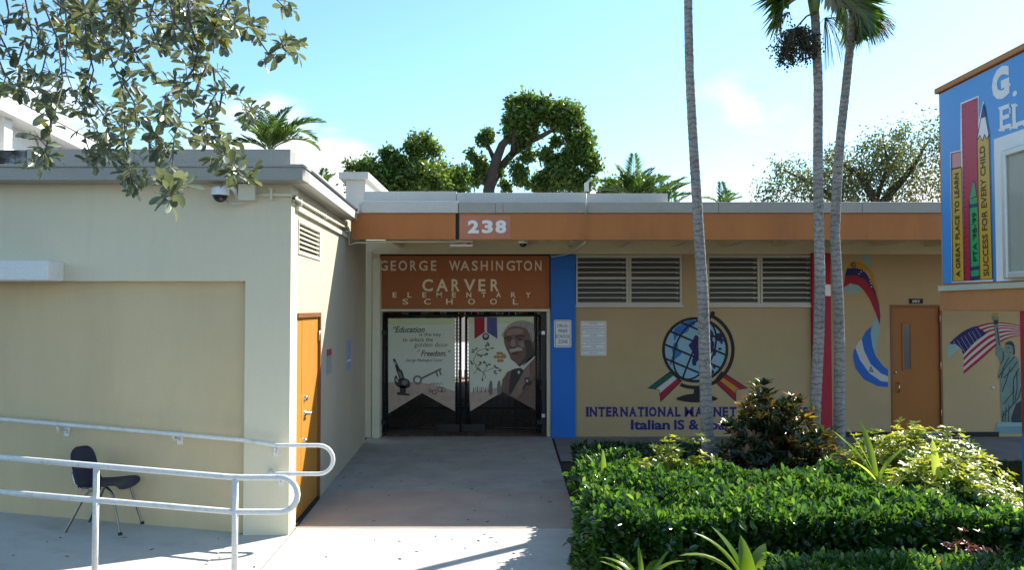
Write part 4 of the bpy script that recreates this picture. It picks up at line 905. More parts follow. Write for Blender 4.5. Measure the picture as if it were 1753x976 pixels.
MB().box(a.x, b.x, A.y - .1, A.y - .001, a.z, b.z).build('junction_box', 'post_cream', cd, bevel=.006)
r = .018; p1 = atY(437, 333, A.y - .03); p2 = atY(494, 333, A.y - .03); oo = .045
q1 = onwall(503, 339, oo); q2 = onwall(597, 393, oo)
MB().tube([(p1.x, A.y - .03, p1.z), (A.x - .02, A.y - .03, p2.z), (A.x + .03, A.y - .03, p2.z - .005), (A.x + oo, A.y + .02, p2.z - .02), q1, q2], r, 10).build('pipe', 'post_cream', cd)
zc_ = sp(597, 400, .02)[1]
y_ = YF + .02
MB().tube([q2, q2 + U_ * .05 + Vector((0, 0, -.03)), q2 + U_ * .07 + Vector((0, 0, -.22)), (q2.x + .1, y_ + .1, zf0 - .03), (atY(660, 412, y_).x, y_ + .1, zf0 - .012), (xg0, y_ + .1, zf0 - .012)], .013, 8).build('pipe', 'post_cream', cd)
x_ = atY(465, 333, A.y - .03).x
MB().box(x_ - .012, x_ + .012, A.y - .055, A.y - .002, p1.z - .06, p1.z + .06).build('strap', 'post_cream', cd)
for px, py in ((507, 344), (551, 368), (590, 391)):
    cc = onwall(px, py, .0); w = MB(); w.obox(cc + Vector((0, 0, -.05)), NS, U_, .001, .06, -.012, .012, 0, .075); w.build('strap', 'post_cream', cd)
w = MB(); sa = sp(508, 355)[0]; zz = [sp(508, 352), sp(592, 403)]
P0 = onwall(506, 352, .002); P1 = onwall(594, 402, .002)
w.obox(Vector((A.x, A.y, 0)) + NS * .002, NS, U_, 0, .035, (P0 - A).dot(U_), (P1 - A).dot(U_), P0.z - .05, P0.z + .0); w.build('cleat', 'post_cream', cd)
c = atY(895.5, 417, YF + .35); dm = dome('small white dome camera under the orange fascia', (c.x, c.y, c.z + .01), .07)
MB().lathe((c.x, c.y, c.z + .06), (0, 0, 1), [(.03, 0), (.03, ZS - c.z - .062)], 10).build('stem', 'white_paint', dm)
c = atY(790, 419, YF + .4)
lf = thing('light_fixture', c, 'slim white twin-tube light fixture under the fascia joint', 'light')
for dz in (0, .06): MB().box(c.x - .17, c.x + .17, c.y - .03, c.y + .03, c.z - .03 + dz, c.z + .01 + dz).build('tube', 'white_paint', lf, bevel=.008)
MB().box(c.x - .04, c.x + .04, c.y - .02, c.y + .02, c.z + .0701, ZS - .001).build('mount', 'white_paint', lf)
MB().box(c.x - .035, c.x + .03, c.y + .3, YW - .2, ZS - .09, ZS - .001).build('joint_cover', 'black_rubber', lf)
c = atY(1003, 330, YF - .06)
rs = thing('roof_sensor', (c.x, YF - .06, c.z), 'small white sensor box on a pipe at the roof edge', 'sensor')
a, b = atY(1000.5, 328, YF - .06), atY(1007.5, 313, YF - .06)
MB().box(a.x, b.x, YF - .09, YF - .03, a.z, b.z).build('box', 'white_paint', rs, bevel=.006)
MB().tube([(b.x - .02, YF - .06, b.z), (b.x + .05, YF - .06, b.z + .07)], .018, 8).build('head', 'aluminium', rs)
pe = atY(1002, 414, YF - .06)
MB().tube([(c.x, YF - .06, a.z), (c.x, YF - .06, zf1)], .011, 8).build('pipe', 'aluminium', rs)
MB().tube([(c.x, YF - .06, zf1 - .001), (pe.x, YF - .06, pe.z)], .0112, 8).build('lower_pipe', 'orange', rs)
e1 = atY(968, 436, YW - .1); e2 = atY(944, 440, YW - .1)
MB().tube([(pe.x, YF - .06, pe.z + .01), (pe.x, YF + .1, pe.z - .01), (e1.x, YW - .1, e1.z), (e2.x, YW - .1, e2.z)], .012, 8).build('branch_pipe', 'post_cream', rs)

# ================================================================== HANDRAILS
YH = 6.49
def loop(cx, cz, r, Y, n=10): return [(cx + r * math.cos(R(a)), Y, cz + r * math.sin(R(a))) for a in [90 - 180 * i / n for i in range(n + 1)]]
t0 = atY(403, 818, YH); lo = atY(403, 877, YH); xe = atY(514.5, 845, YH).x
rr = (t0.z - lo.z) / 2; rad = .0245
hr = thing('handrail', (t0.x, YH, 0), 'white double pipe handrail on posts along the near edge of the ramp', 'handrail')
x1 = xe - rad - rr
path = [(-7.2, YH, t0.z + (t0.x - -7.2) * ZR), (t0.x - .05, YH, t0.z + .004), (t0.x + .05, YH, t0.z)] + loop(x1, (t0.z + lo.z) / 2, rr, YH) + [(t0.x + .05, YH, lo.z), (t0.x - .05, YH, lo.z + .004), (-7.2, YH, lo.z + (t0.x + 7.2) * ZR)]
MB().tube(path, rad, 14).build('rail', 'rail_paint', hr)
xp0 = atY(165, 800, YH).x
for i in range(4):
    x = t0.x if i == 0 else t0.x + (xp0 - t0.x) * i
    MB().tube([(x, YH, rampz(x) - .02), (x, YH, t0.z + (t0.x - x) * ZR)], rad, 14).build('post', 'rail_paint', hr)
    MB().lathe((x, YH, rampz(x) - .01), (0, 0, 1), [(.055, 0), (.055, .012), (.026, .014)], 14).build('flange', 'rail_paint', hr)
YH2 = A.y - .085
k1 = atY(417, 754, YH2); k2 = atY(476, 763, YH2); e_ = atY(574, 790, YH2); lw = atY(500, 812, YH2); k0 = atY(0, 718, YH2)
rr2 = (k2.z - lw.z) / 2
wr = thing('wall_handrail', (k1.x, YH2, 0), 'white pipe handrail bracketed to the wing wall behind the chair', 'handrail')
xl = e_.x - .021 - rr2; xw = atY(458, 807, YH2).x
sl = (k0.z - k1.z) / (k1.x - k0.x)
MB().tube([(-7.2, YH2, k1.z + (k1.x + 7.2) * sl), (k1.x, YH2, k1.z), (k2.x, YH2, k2.z)] + loop(xl, (k2.z + lw.z) / 2, rr2, YH2) + [(xw + .06, YH2, lw.z), (xw + .02, YH2 + .02, lw.z + .01), (xw, A.y - .002, lw.z + .012)], .021, 14).build('rail', 'rail_paint', wr)
for px, py in ((-90, 735), (105, 743), (301, 757), (473, 774), (481, 825)):
    c = atY(px, py, A.y - .01); yb = A.y if px > 420 else A.y + .1
    w = MB(); w.box(c.x - .03, c.x + .03, yb - .012, yb - .001, c.z - .045, c.z + .045)
    w.build('bracket_plate', 'rail_paint', wr, bevel=.003)
    zr_ = lw.z if py > 800 else (k2.z if px > 420 else k1.z + (k1.x - c.x) * sl)
    MB().tube([(c.x, yb - .012, c.z + .02), (c.x, YH2 + .02, c.z + .03), (c.x, YH2, zr_ - .02)], .011, 8).build('bracket_arm', 'rail_paint', wr)
    MB().lathe((c.x, yb - .012, c.z), (0, -1, 0), [(.009, 0), (.007, .005), (.0005, .005)], 8).build('bolt', 'chrome', wr)

# ================================================================== SCHOOL CHAIR
ch = thing('school_chair', (-3.97, 7.80, rampz(-3.97)), 'dark navy plastic school chair with metal legs by the ramp wall', 'chair')
ch.rotation_euler = (0, R(-2.5), R(-4)); WORLD[ch.name] = Vector((0, 0, 0))
prof = [(.24, .405, .19), (.235, .432, .20), (.20, .45, .215), (.12, .447, .222), (.02, .437, .225), (-.08, .432, .222), (-.15, .438, .215), (-.195, .462, .20), (-.222, .51, .19), (-.238, .58, .195), (-.255, .66, .20), (-.272, .74, .19), (-.285, .79, .165), (-.292, .815, .12), (-.294, .822, .07)]
nv = 9; V = []; Fc = []
for i, (x, z, hw) in enumerate(prof):
    for j in range(nv):
        t = j / (nv - 1) * 2 - 1
        seat = x > -.16
        cup = .03 * abs(t) ** 2.5
        V.append((x + (0 if seat else cup * 1.3), t * hw, z + (cup if seat else 0)))
for i in range(len(prof) - 1):
    for j in range(nv - 1): Fc.append((i * nv + j, i * nv + j + 1, (i + 1) * nv + j + 1, (i + 1) * nv + j))
sh = MB().add(V, Fc, 0, True).build('seat_shell', 'navy_plastic', ch)
md = sh.modifiers.new('sub', 'SUBSURF'); md.levels = 2; md.render_levels = 2
md = sh.modifiers.new('thick', 'SOLIDIFY'); md.thickness = .009
for y in (-.15, .15):
    MB().tube([(.06, y * .55, .43), (.13, y, .415), (.16, y * 1.05, .38), (.245, y * 1.3, .02), (.25, y * 1.31, .012)], .0125, 10).build('leg', 'dull_steel', ch)
    MB().tube([(.0, y * .55, .425), (-.08, y, .41), (-.12, y * 1.05, .37), (-.31, y * 1.3, .02), (-.315, y * 1.31, .012)], .0125, 10).build('leg', 'dull_steel', ch)
    MB().tube([(-.10, y * .8, .43), (-.17, y * .8, .425), (-.236, y * .8, .48), (-.262, y * .8, .60)], .010, 8).build('back_support', 'chrome', ch)
    for x in (.249, -.314): MB().lathe((x, y * 1.31, 0), (0, 0, 1), [(.019, 0), (.019, .02), (.013, .028), (.001, .03)], 10).build('foot', 'black_rubber', ch)

# ================================================================== MARQUEE SIGN AT THE RIGHT
SX = 3.81
def sy(px): return SX * F / (px - CX) * math.cos(PITCH)
mq = thing('marquee_sign', (SX + .15, 6.2, 0), 'blue school marquee sign in an orange frame with pencil and ruler artwork', 'sign')
yfar = atX(1609, 300, SX).y; ynear = 4.2
ztop = atX(1609, 150, SX).z; zbl = atX(1615, 486, SX).z; zbt = atX(1612, 490, SX).z; zbb = atX(1612, 532, SX).z
MB().box(SX, SX + .30, ynear, yfar, zbt + .001, ztop - .05).build('cabinet', 'sign_orange', mq, bevel=.006)
MB().box(SX - .03, SX + .33, ynear - .03, yfar + .02, ztop - .049, ztop).build('cap', 'sign_orange', mq, bevel=.006)
MB().box(SX - .015, SX + .32, ynear - .02, yfar + .012, zbb, zbt).build('beam', 'sign_orange', mq, bevel=.008)
MB().box(SX - .045, SX - .0155, ynear - .02, yfar - .02, atX(1612, 497, SX).z - .01, zbt - .0).build('trim', 'case_board', mq, bevel=.003)
yb0 = atX(1612.5, 300, SX).y; zpt = atX(1612.5, 160, SX).z
MB().box(SX - .008, SX - .001, ynear + .05, yb0, zbl, zpt).build('panel', 'sign_blue', mq)
class SMural(Mural):
    def pt(s, x, y, lay):
        return atX(s.o[0] + x / s.k, s.o[1] + y / s.k, SX - .009 - .0006 * lay)
s3 = SMural((1580, 60), 2.034, ['sign_yellow', 'sign_red', 'sign_green', 'sign_pink', 'sign_white', 'sign_navy', 'sign_black'], 0)
s3.poly([(95, 408), (131, 400), (131, 236), (194, 210), (194, 300), (210, 225), (231, 340), (244, 858), (101, 862)], 'sign_white', 1)
s3.poly([(98, 412), (132, 405), (133, 458), (99, 465)], 'sign_pink', 2); s3.poly([(99, 468), (134, 461), (143, 855), (103, 858)], 'sign_yellow', 2); s3.poly([(99, 464), (134, 457), (134, 462), (99, 469)], 'sign_black', 3)
s3.poly([(134, 240), (191, 216), (198, 852), (144, 855)], 'sign_red', 2)
for i in range(34):
    t_ = i / 34; l = 12 if i % 2 == 0 else 7; xa = 134 + 9 * t_; ya = 250 + 595 * t_; s3.poly([(xa, ya), (xa + l, ya - 3), (xa + l, ya - 1), (xa, ya + 2)], 'sign_black', 3)
    if i < 8: xb = 191 + t_ * 5; s3.poly([(xb - l, ya - 20), (xb, ya - 24), (xb, ya - 22), (xb - l, ya - 18)], 'sign_black', 3)
s3.poly([(160, 575), (188, 565), (198, 851), (166, 853)], 'sign_green', 4); s3.poly([(160, 572), (174, 508), (179, 506), (188, 562)], 'sign_navy', 5); s3.poly([(162, 570), (174, 515), (179, 513), (186, 560)], 'sign_green', 5.5)
for yy in (590, 808, 842): s3.poly([(161 + (yy - 590) * .02, yy), (189 + (yy - 590) * .035, yy - 5), (189 + (yy - 590) * .035, yy + 8), (161 + (yy - 590) * .02, yy + 13)], 'sign_navy', 5)
s3.poly([(188, 362), (228, 345), (242, 850), (198, 852)], 'sign_yellow', 6); s3.poly([(188, 364), (208, 245), (213, 243), (229, 346), (222, 360), (214, 342), (207, 366), (198, 346)], 'sign_white', 7); s3.poly([(201, 290), (209, 243), (213, 241), (220, 283)], 'sign_navy', 8)
for l in ([(188, 366), (198, 348), (207, 368), (214, 344), (222, 362), (229, 346)], [(98, 412), (103, 858)], [(143, 855), (134, 461)], [(198, 852), (188, 362)], [(229, 346), (242, 850)], [(103, 858), (243, 850)], [(166, 853), (160, 575)], [(188, 362), (210, 240), (229, 346)], [(132, 405), (98, 412)]): s3.line(l, 2.0, 'sign_black', 9)
art = s3.build('artwork', mq)
def stext(mb, s, xa, ya, xb, yb, h, up=True, **k):
    # text running upwards along the panel: from (xa,ya) to (xb,yb), cap height h in zoom pixels
    P0 = s3.pt(xa, ya, 10); P1 = s3.pt(xb, yb, 10); Q = s3.pt(xa - h, ya, 10)
    mb = MB(); text(mb, s, P0, Vector((0, P1.y - P0.y, P1.z - P0.z)), Vector((0, Q.y - P0.y, 0)), (-1, 0, 0), 0, **k); mb.build('printed_line', 'sign_black', art)
stext(None, 'A GREAT PLACE TO LEARN', 130, 842, 123, 478, 15, bold=.015); stext(None, "PTA '98-'99", 189, 787, 185, 616, 15, bold=.02); stext(None, 'SUCCESS FOR EVERY CHILD', 230, 838, 215, 383, 19, bold=.015)
w = MB()
def htext(mb, s, x0, y0, x1, y1, xr, **k):
    P0 = s3.pt(x0, y1, 2); P1 = s3.pt(x1, y1, 2); Q = s3.pt(x0, y0, 2)
    text(mb, s, P0, Vector((0, P1.y - P0.y, 0)), Vector((0, 0, Q.z - P0.z)), (-1, 0, 0), 0, **k)
htext(w, 'G', 241, 124, 302, 236, 0, bold=.06); htext(w, '.', 312, 196, 328, 216, 0)
htext(w, 'E', 268, 250, 303, 334, 0, bold=.02); htext(w, 'L', 312, 240, 352, 324, 0, bold=.02)
for x0, x1, y0, y1 in ((263, 285, 250, 257), (263, 285, 327, 334), (300, 305, 252, 272), (301, 308, 308, 330), (307, 330, 240, 247), (307, 330, 318, 325), (349, 354, 296, 316), (283, 305, 166, 176)):
    s_ = [s3.pt(x0, y0, 3), s3.pt(x1, y0, 3), s3.pt(x1, y1, 3), s3.pt(x0, y1, 3)]; w.poly(s_)
w.build('sign_lettering', 'sign_white', mq)
# display case
yc1 = atX(1706, 300, SX).y; zi1 = atX(1706, 238, SX).z; zi0 = atX(1712, 482, SX).z
MB().box(SX - .016, SX - .009, 4.3, yc1, zi0, zi1).build('backboard', 'sign_white', mq)
yc2 = atX(1713, 300, SX - .08).y; z1c = atX(1713, 258, SX - .08).z; z0c = atX(1717, 478, SX - .08).z
fw = .055
w = MB(); X0, X1 = SX - .08, SX - .0165
w.box(X0, X1, yc2 - fw, yc2, z0c, z1c); w.box(X0, X1, 4.4, 4.4 + fw, z0c, z1c); w.box(X0, X1, 4.4 + fw, yc2 - fw, z1c - fw, z1c); w.box(X0, X1, 4.4 + fw, yc2 - fw, z0c, z0c + fw)
cs = w.build('display_case', 'aluminium', mq, bevel=.012, seg=3)
MB().box(X0 + .03, X1 - .001, 4.4 + fw, yc2 - fw, z0c + fw, z1c - fw).build('board', 'case_board', cs)
MB().box(X0 + .012, X0 + .016, 4.4 + fw + .001, yc2 - fw - .001, z0c + fw + .001, z1c - fw - .001).build('case_pane', 'case_glass', cs)
# post under the beam, red above blue
ypo = atX(1748, 700, SX).y; zsp = atX(1750, 745, SX).z
pst = MB().box(SX, SX + .2, ypo - .22, ypo, zsp + .001, zbb - .001).build('post', 'red_paint', mq, bevel=.006)
MB().box(SX - .001, SX + .201, ypo - .221, ypo + .001, -.06, zsp).build('post_base', 'blue_paint', pst, bevel=.006)
MB().box(SX, SX + .2, 4.25, 4.45, -.06, zbb - .001).build('post', 'red_paint', mq, bevel=.006)

# ================================================================== PLANTS
def crown(name, blobs, Y, n, size, material, parent, org=(0, 0), k=1., depth=1., tmpl=T_FAR, clump=.24, seed=0, up=.5):
    """blobs: (px, py, r) in zoomed pixels; leaves gathered in small clumps through each blob"""
    P = []; rn = []
    areas = np.array([b[2] ** 2 for b in blobs]); areas = areas / areas.sum()
    for (bx, by, br), ar in zip(blobs, areas):
        c = np.array(atY(org[0] + bx / k, org[1] + by / k, Y)); r = br / k / F * Y
        c[1] += rng.normal() * r * .8 * depth
        m = max(3, int(n * ar)); nc = max(5, m // 20)
        cc = rdir(nc) * (rng.random((nc, 1)) ** .33) * r * np.array([1, 1.1, 1]) + c
        idx = rng.integers(0, nc, m)
        p = cc[idx] + rng.normal(size=(m, 3)) * clump * r * 1.1
        fly = rng.random(m) < .07; p = np.where(fly[:, None], c + (p - c) * (1.1 + .25 * rng.random((m, 1))), p)
        base = rng.random(nc) * .5
        P.append(p); rn.append(base[idx] + rng.random(m) * .5)
    P = np.concatenate(P); rn = np.concatenate(rn); m = len(P)
    D = unit(rdir(m) + np.array([0, 0, -.2])); N = unit(rdir(m) + np.array([.3, 0, up + .4]))
    s = size * (.7 + rng.random(m) * .6)
    o = leafmesh(name, P, D, N, s, s * .55, rn, tmpl, material, parent); o['kind'] = 'stuff'; return o
def twiglets(mb, blobs, Y, org, k, n=2, r=.035):
    for (bx, by, br) in blobs:
        for i in range(n):
            a = random.uniform(0, 6.28); e = (bx + math.cos(a) * br * .9, by + math.sin(a) * br * .9)
            limb(mb, [(bx - math.cos(a) * br * .6 + random.uniform(-8, 8), by + br * .8), (bx, by), e], Y, r, .008, org, k, .25)
def limb(mb, pts, Y, r0, r1, org=(0, 0), k=1., jit=0.):
    p = [atY(org[0] + x / k, org[1] + y / k, Y + (random.uniform(-jit, jit) if i else 0)) for i, (x, y) in enumerate(pts)]
    n = len(p); mb.tube(p, [r0 + (r1 - r0) * i / (n - 1) for i in range(n)], 7)
# tree at the centre behind the roof
O, K = (780, 150), 4.3825
t1 = thing('shade_tree', (atY(835, 326, 27).x, 27, 0), 'large leafy tree with an arching bare limb behind the roof', 'tree')
mb = MB(); limb(mb, [(235, 2300), (240, 1200), (250, 770), (300, 560), (350, 430), (440, 330), (520, 230)], 27, .27, .08, O, K, .3)
limb(mb, [(262, 740), (320, 620), (430, 490), (560, 400), (650, 360), (720, 320), (790, 230)], 27, .17, .05, O, K, .3)
for pts in ([(300, 560), (250, 450), (220, 360)], [(255, 760), (190, 680), (140, 560)], [(430, 490), (440, 330), (470, 180)], [(720, 320), (850, 260), (920, 240)], [(350, 430), (420, 380), (480, 300)]): limb(mb, pts, 27, .11, .03, O, K, .4)
limb(mb, [(600, 1600), (640, 760), (680, 640), (760, 560), (850, 470), (930, 380)], 27.5, .2, .05, O, K, .4)
BL1 = [(450, 130, 62), (530, 120, 70), (590, 200, 70), (500, 240, 95), (430, 310, 75), (540, 320, 75), (660, 150, 65), (760, 170, 75), (700, 240, 55), (850, 220, 80), (800, 290, 55), (925, 250, 48), (945, 390, 80), (870, 420, 70), (870, 500, 85), (960, 520, 80), (1030, 580, 55), (240, 340, 48), (200, 400, 38), (250, 400, 30), (120, 510, 42), (180, 560, 60), (190, 640, 65), (140, 690, 45), (540, 500, 60), (470, 640, 65), (500, 700, 50), (380, 730, 45), (330, 640, 40), (690, 520, 65), (750, 420, 40), (780, 640, 105), (680, 720, 100), (880, 700, 95), (600, 740, 50), (760, 380, 30), (470, 400, 45), (960, 720, 70), (400, 250, 40)]
twiglets(mb, BL1, 27, O, K); mb.build('trunk', 'bark_dark', t1)
crown('crown', BL1, 27, 27000, .15, 'leaf_tree', t1, O, K)
O, K = (560, 160), 2.827
t2 = thing('bushy_tree', (atY(690, 326, 24).x, 24, 0), 'dense bushy tree showing above the roof left of centre', 'tree')
mb = MB(); limb(mb, [(480, 1500), (470, 470), (440, 400), (430, 320), (440, 250)], 24, .28, .05, O, K, .3); limb(mb, [(470, 470), (350, 420), (290, 360)], 24, .15, .04, O, K, .3); limb(mb, [(475, 480), (560, 440), (600, 400)], 24, .12, .04, O, K, .3); 
BL2 = [(425, 215, 38), (480, 240, 42), (520, 275, 35), (400, 250, 35), (440, 300, 45), (310, 295, 40), (350, 325, 38), (275, 290, 24), (280, 350, 55), (210, 375, 60), (150, 395, 48), (265, 430, 80), (400, 400, 65), (470, 400, 75), (540, 390, 60), (600, 430, 65), (645, 375, 34), (110, 350, 22), (330, 440, 75), (520, 440, 75), (150, 440, 50), (640, 440, 45)]
twiglets(mb, BL2, 24, O, K, 1); mb.build('trunk', 'bark_dark', t2)
crown('crown', BL2, 24, 15500, .135, 'leaf_tree', t2, O, K)
t3 = thing('olive_tree', (atY(1480, 340, 32).x, 32, 0), 'thin-leaved olive green tree behind the roof on the right', 'tree')
mb = MB(); limb(mb, [(1500, 700), (1500, 345), (1470, 300), (1430, 270)], 32, .3, .04); limb(mb, [(1500, 360), (1560, 290), (1590, 240)], 32, .2, .03); limb(mb, [(1490, 380), (1400, 320), (1340, 290)], 32, .14, .03); limb(mb, [(1500, 345), (1520, 280), (1510, 230)], 32, .1, .02); mb.build('trunk', 'bark_dark', t3)
crown('crown', [(1325, 325, 24), (1350, 305, 28), (1375, 330, 30), (1400, 300, 30), (1420, 330, 34), (1445, 295, 38), (1480, 290, 42), (1515, 270, 38), (1550, 255, 34), (1585, 250, 38), (1530, 305, 50), (1585, 305, 55), (1470, 325, 45), (1640, 265, 55), (1650, 320, 60), (1330, 285, 12), (1425, 262, 14), (1500, 238, 16), (1545, 228, 16), (1300, 340, 14), (1470, 255, 12), (1700, 290, 60)], 32, 26000, .13, 'leaf_tree_b', t3, clump=.34)
t4 = thing('dark_shrub_tree', (atY(1075, 330, 25).x, 25, 0), 'low dark tree beside the feathery palms behind the roof', 'tree')
mb = MB(); limb(mb, [(1075, 700), (1078, 350), (1070, 305)], 25, .14, .04); mb.build('trunk', 'bark_dark', t4)
crown('crown', [(1060, 318, 22), (1085, 315, 20), (1045, 325, 18), (1100, 325, 18)], 25, 3000, .13, 'leaf_tree', t4)

# palms
def fronds(name, crown_c, specs, parent, material='leaf_palm', nl=34, lw=.035, ll=.38, up=.25, seedv=0):
    mb = MB(); P = []; D = []; N = []; Ls = []; rn = []
    c = Vector(crown_c)
    for az, el, ln, droop in specs:
        h = Vector((math.cos(R(az)), math.sin(R(az)), 0)); pts = []; e = R(el); p = c.copy(); st = ln / 12
        for i in range(13):
            pts.append(p.copy()); d = h * math.cos(e) + Vector((0, 0, math.sin(e))); p = p + d * st; e -= R(droop) / 12
        mb.tube(pts, [.016 * (1 - i / 15) + .003 for i in range(13)], 5)
        side = h.cross(Vector((0, 0, 1))).normalized(); r0 = random.random() * .4
        for i in range(nl):
            t = .12 + .88 * i / nl; f = t * 12; k = min(int(f), 11); q = pts[k].lerp(pts[k + 1], f - k); tg = (pts[k + 1] - pts[k]).normalized(); nrm = side.cross(tg)
            l_ = ll * (math.sin(math.pi * min(1, t * .82 + .14)) ** .7) * random.uniform(.85, 1.1)
            for sg in (-1, 1):
                dd = (side * sg * .8 + tg * (.55 + .5 * t) + nrm * (up + random.uniform(-.15, .15)) + Vector((0, 0, -.12))).normalized()
                P.append(q); D.append(dd); N.append(nrm + side * sg * -.4); Ls.append(l_); rn.append(r0 + random.random() * .6)
    lv = leafmesh(name, np.array(P), np.array(D), np.array(N), np.array(Ls), lw, np.array(rn), T_FAR, material, parent); lv['kind'] = 'stuff'
    mb.build('frond_stems', 'crownshaft', lv)
def bg_palm(label, px, py, Y, specs, ll, name='feathery_palm', nl=34, lw=.04):
    c = atY(px, py, Y); t_ = thing(name, (c.x, Y, 0), label, 'palm', 'palms behind the roofs')
    mb = MB()
    mb.tube([(c.x + .1, Y, 0), (c.x, Y, c.z * .5), c], [.09, .07, .05], 8); mb.build('trunk', 'bark', t_)
    fronds('crown', c, specs, t_, nl=nl, ll=ll, lw=lw)
bg_palm('palm with arching fronds rising above the left wing roof', 462, 262, 20, [(60, 84, 1.5, 45), (10, 68, 1.75, 80), (-5, 50, 1.5, 105), (170, 74, 1.3, 60), (185, 45, 1.0, 70), (120, 82, 1.45, 50), (-60, 70, 1.3, 80), (240, 65, 1.2, 70), (-25, 58, 1.7, 110), (30, 72, 1.6, 70), (80, 60, 1.4, 60)], .46, nl=44, lw=.035)
bg_palm('tiny palm tip above the corner of the wing roof', 553, 318, 22, [(20, 60, .5, 30), (160, 60, .5, 30), (90, 80, .55, 20), (-40, 50, .5, 40)], .25, nl=16)
bg_palm('tall feathery palm beside the dark tree behind the roof', 1085, 350, 25, [(80, 85, 1.75, 20), (0, 65, 1.5, 60), (175, 62, 1.6, 70), (40, 72, 1.6, 40), (200, 50, 1.3, 70), (-30, 60, 1.4, 60), (140, 78, 1.5, 30), (-70, 65, 1.4, 70), (10, 45, 1.3, 50)], .5, nl=40)
bg_palm('feathery palm with fronds leaning right behind the roof end', 1125, 352, 26, [(0, 48, 1.35, 30), (10, 62, 1.4, 40), (80, 75, 1.3, 30), (-10, 35, 1.2, 40), (175, 60, 1.3, 60), (30, 68, 1.3, 50), (-50, 55, 1.2, 50), (130, 70, 1.3, 40)], .48, nl=36)
bg_palm('small palm tip beside the left palm trunk behind the roof', 1150, 358, 24, [(20, 50, .75, 30), (160, 60, .7, 40), (80, 80, .7, 30)], .3, nl=18)
bg_palm('small palm tip between the trunks above the roof line', 1238, 356, 24, [(20, 50, .75, 50), (160, 55, .75, 60), (95, 85, .85, 20), (60, 70, .75, 40), (-60, 60, .7, 60)], .32, nl=20)

def palm_trunk(label, base, mids, Y, r0, r1, crown_specs, name='slender_palm', ll=.55, low=(), lz=.22):
    b = atY(base[0], base[1], Y); b.z = -.06
    pts = [b] + [atY(x, y, Y) for x, y in mids]
    t_ = thing(name, (b.x, Y, -.06), label, 'palm', 'slender palms in the planting bed')
    # resample finely with ring ridges
    P = []; 
    L_ = [0]
    for i in range(1, len(pts)): L_.append(L_[-1] + (pts[i] - pts[i - 1]).length)
    tot = L_[-1]; n = int(tot / .022); Rr = []
    nodes_h = [0]
    while nodes_h[-1] < tot: nodes_h.append(nodes_h[-1] + random.uniform(.06, .13))
    for i in range(n + 1):
        s = tot * i / n; k = max(0, min(len(pts) - 2, next((q for q in range(len(L_)) if L_[q] >= s), len(L_) - 1) - 1)); f = (s - L_[k]) / (L_[k + 1] - L_[k])
        P.append(pts[k].lerp(pts[k + 1], f) + Vector((math.sin(s * 1.7 + b.x) * .012 + random.uniform(-.0015, .0015), math.sin(s * 2.3) * .01, 0)))
        r = r0 + (r1 - r0) * s / tot + .05 * math.exp(-s * 4); d = min(abs(s - h) for h in nodes_h)
        Rr.append(r * (1.0 + .045 * math.exp(-(d / .012) ** 2) + random.uniform(-.018, .018)))
    MB().tube(P, Rr, 14).build('trunk', 'palm_bark', t_)
    top = pts[-1]
    MB().tube([top - Vector((0, 0, .05)), top + Vector((0, 0, .15)), top + Vector((0, 0, .5)), top + Vector((0, 0, .75))], [r1 * .9, r1 * 1.5, r1 * 1.1, r1 * .5], 12).build('crownshaft', 'crownshaft', t_)
    fronds('crown', top + Vector((0, 0, .65)), crown_specs, t_, ll=ll, lw=.05, nl=46, up=.1)
    if low: fronds('lower_fronds', top + Vector((0, 0, lz)), low, t_, ll=ll, lw=.045, nl=40, up=.05)
    return t_, top
std = lambda a0, n=9: [(a0 + 360 * i / n + random.uniform(-9, 9), random.uniform(35, 65), random.uniform(1.6, 1.9), random.uniform(85, 120)) for i in range(n)]
Yp = 9.5
palm_trunk('single pale palm trunk standing left of the globe mural ribbon', (1215, 830), [(1213, 780), (1209, 640), (1203, 520), (1195, 400), (1188, 260), (1182, 120), (1178, 0), (1172, -180)], Yp, .078, .044, std(20))
p2, top2 = palm_trunk('straight palm trunk with hanging fruit cluster, left of the pair', (1396, 840), [(1397, 700), (1402, 480), (1402, 300), (1401, 150), (1394, 20)], Yp, .068, .052, [(50, 55, 1.8, 100), (100, 60, 1.8, 100), (150, 55, 1.8, 90), (185, 50, 1.8, 80), (230, 55, 1.8, 95), (-60, 50, 1.7, 110), (20, 45, 1.7, 110)], low=[(5, 20, .95, 130), (-20, 0, .9, 90), (25, 30, 1.0, 140), (165, 20, .55, 120), (200, 40, .6, 130)])
p3, top3 = palm_trunk('leaning palm trunk, right of the pair before the red pier', (1440, 835), [(1438, 700), (1433, 520), (1430, 400), (1440, 230), (1452, 100), (1461, 10)], Yp + .25, .070, .048, [(60, 55, 1.8, 100), (110, 60, 1.8, 100), (160, 50, 1.8, 90), (250, 45, 1.7, 100), (-40, 40, 1.6, 100)])
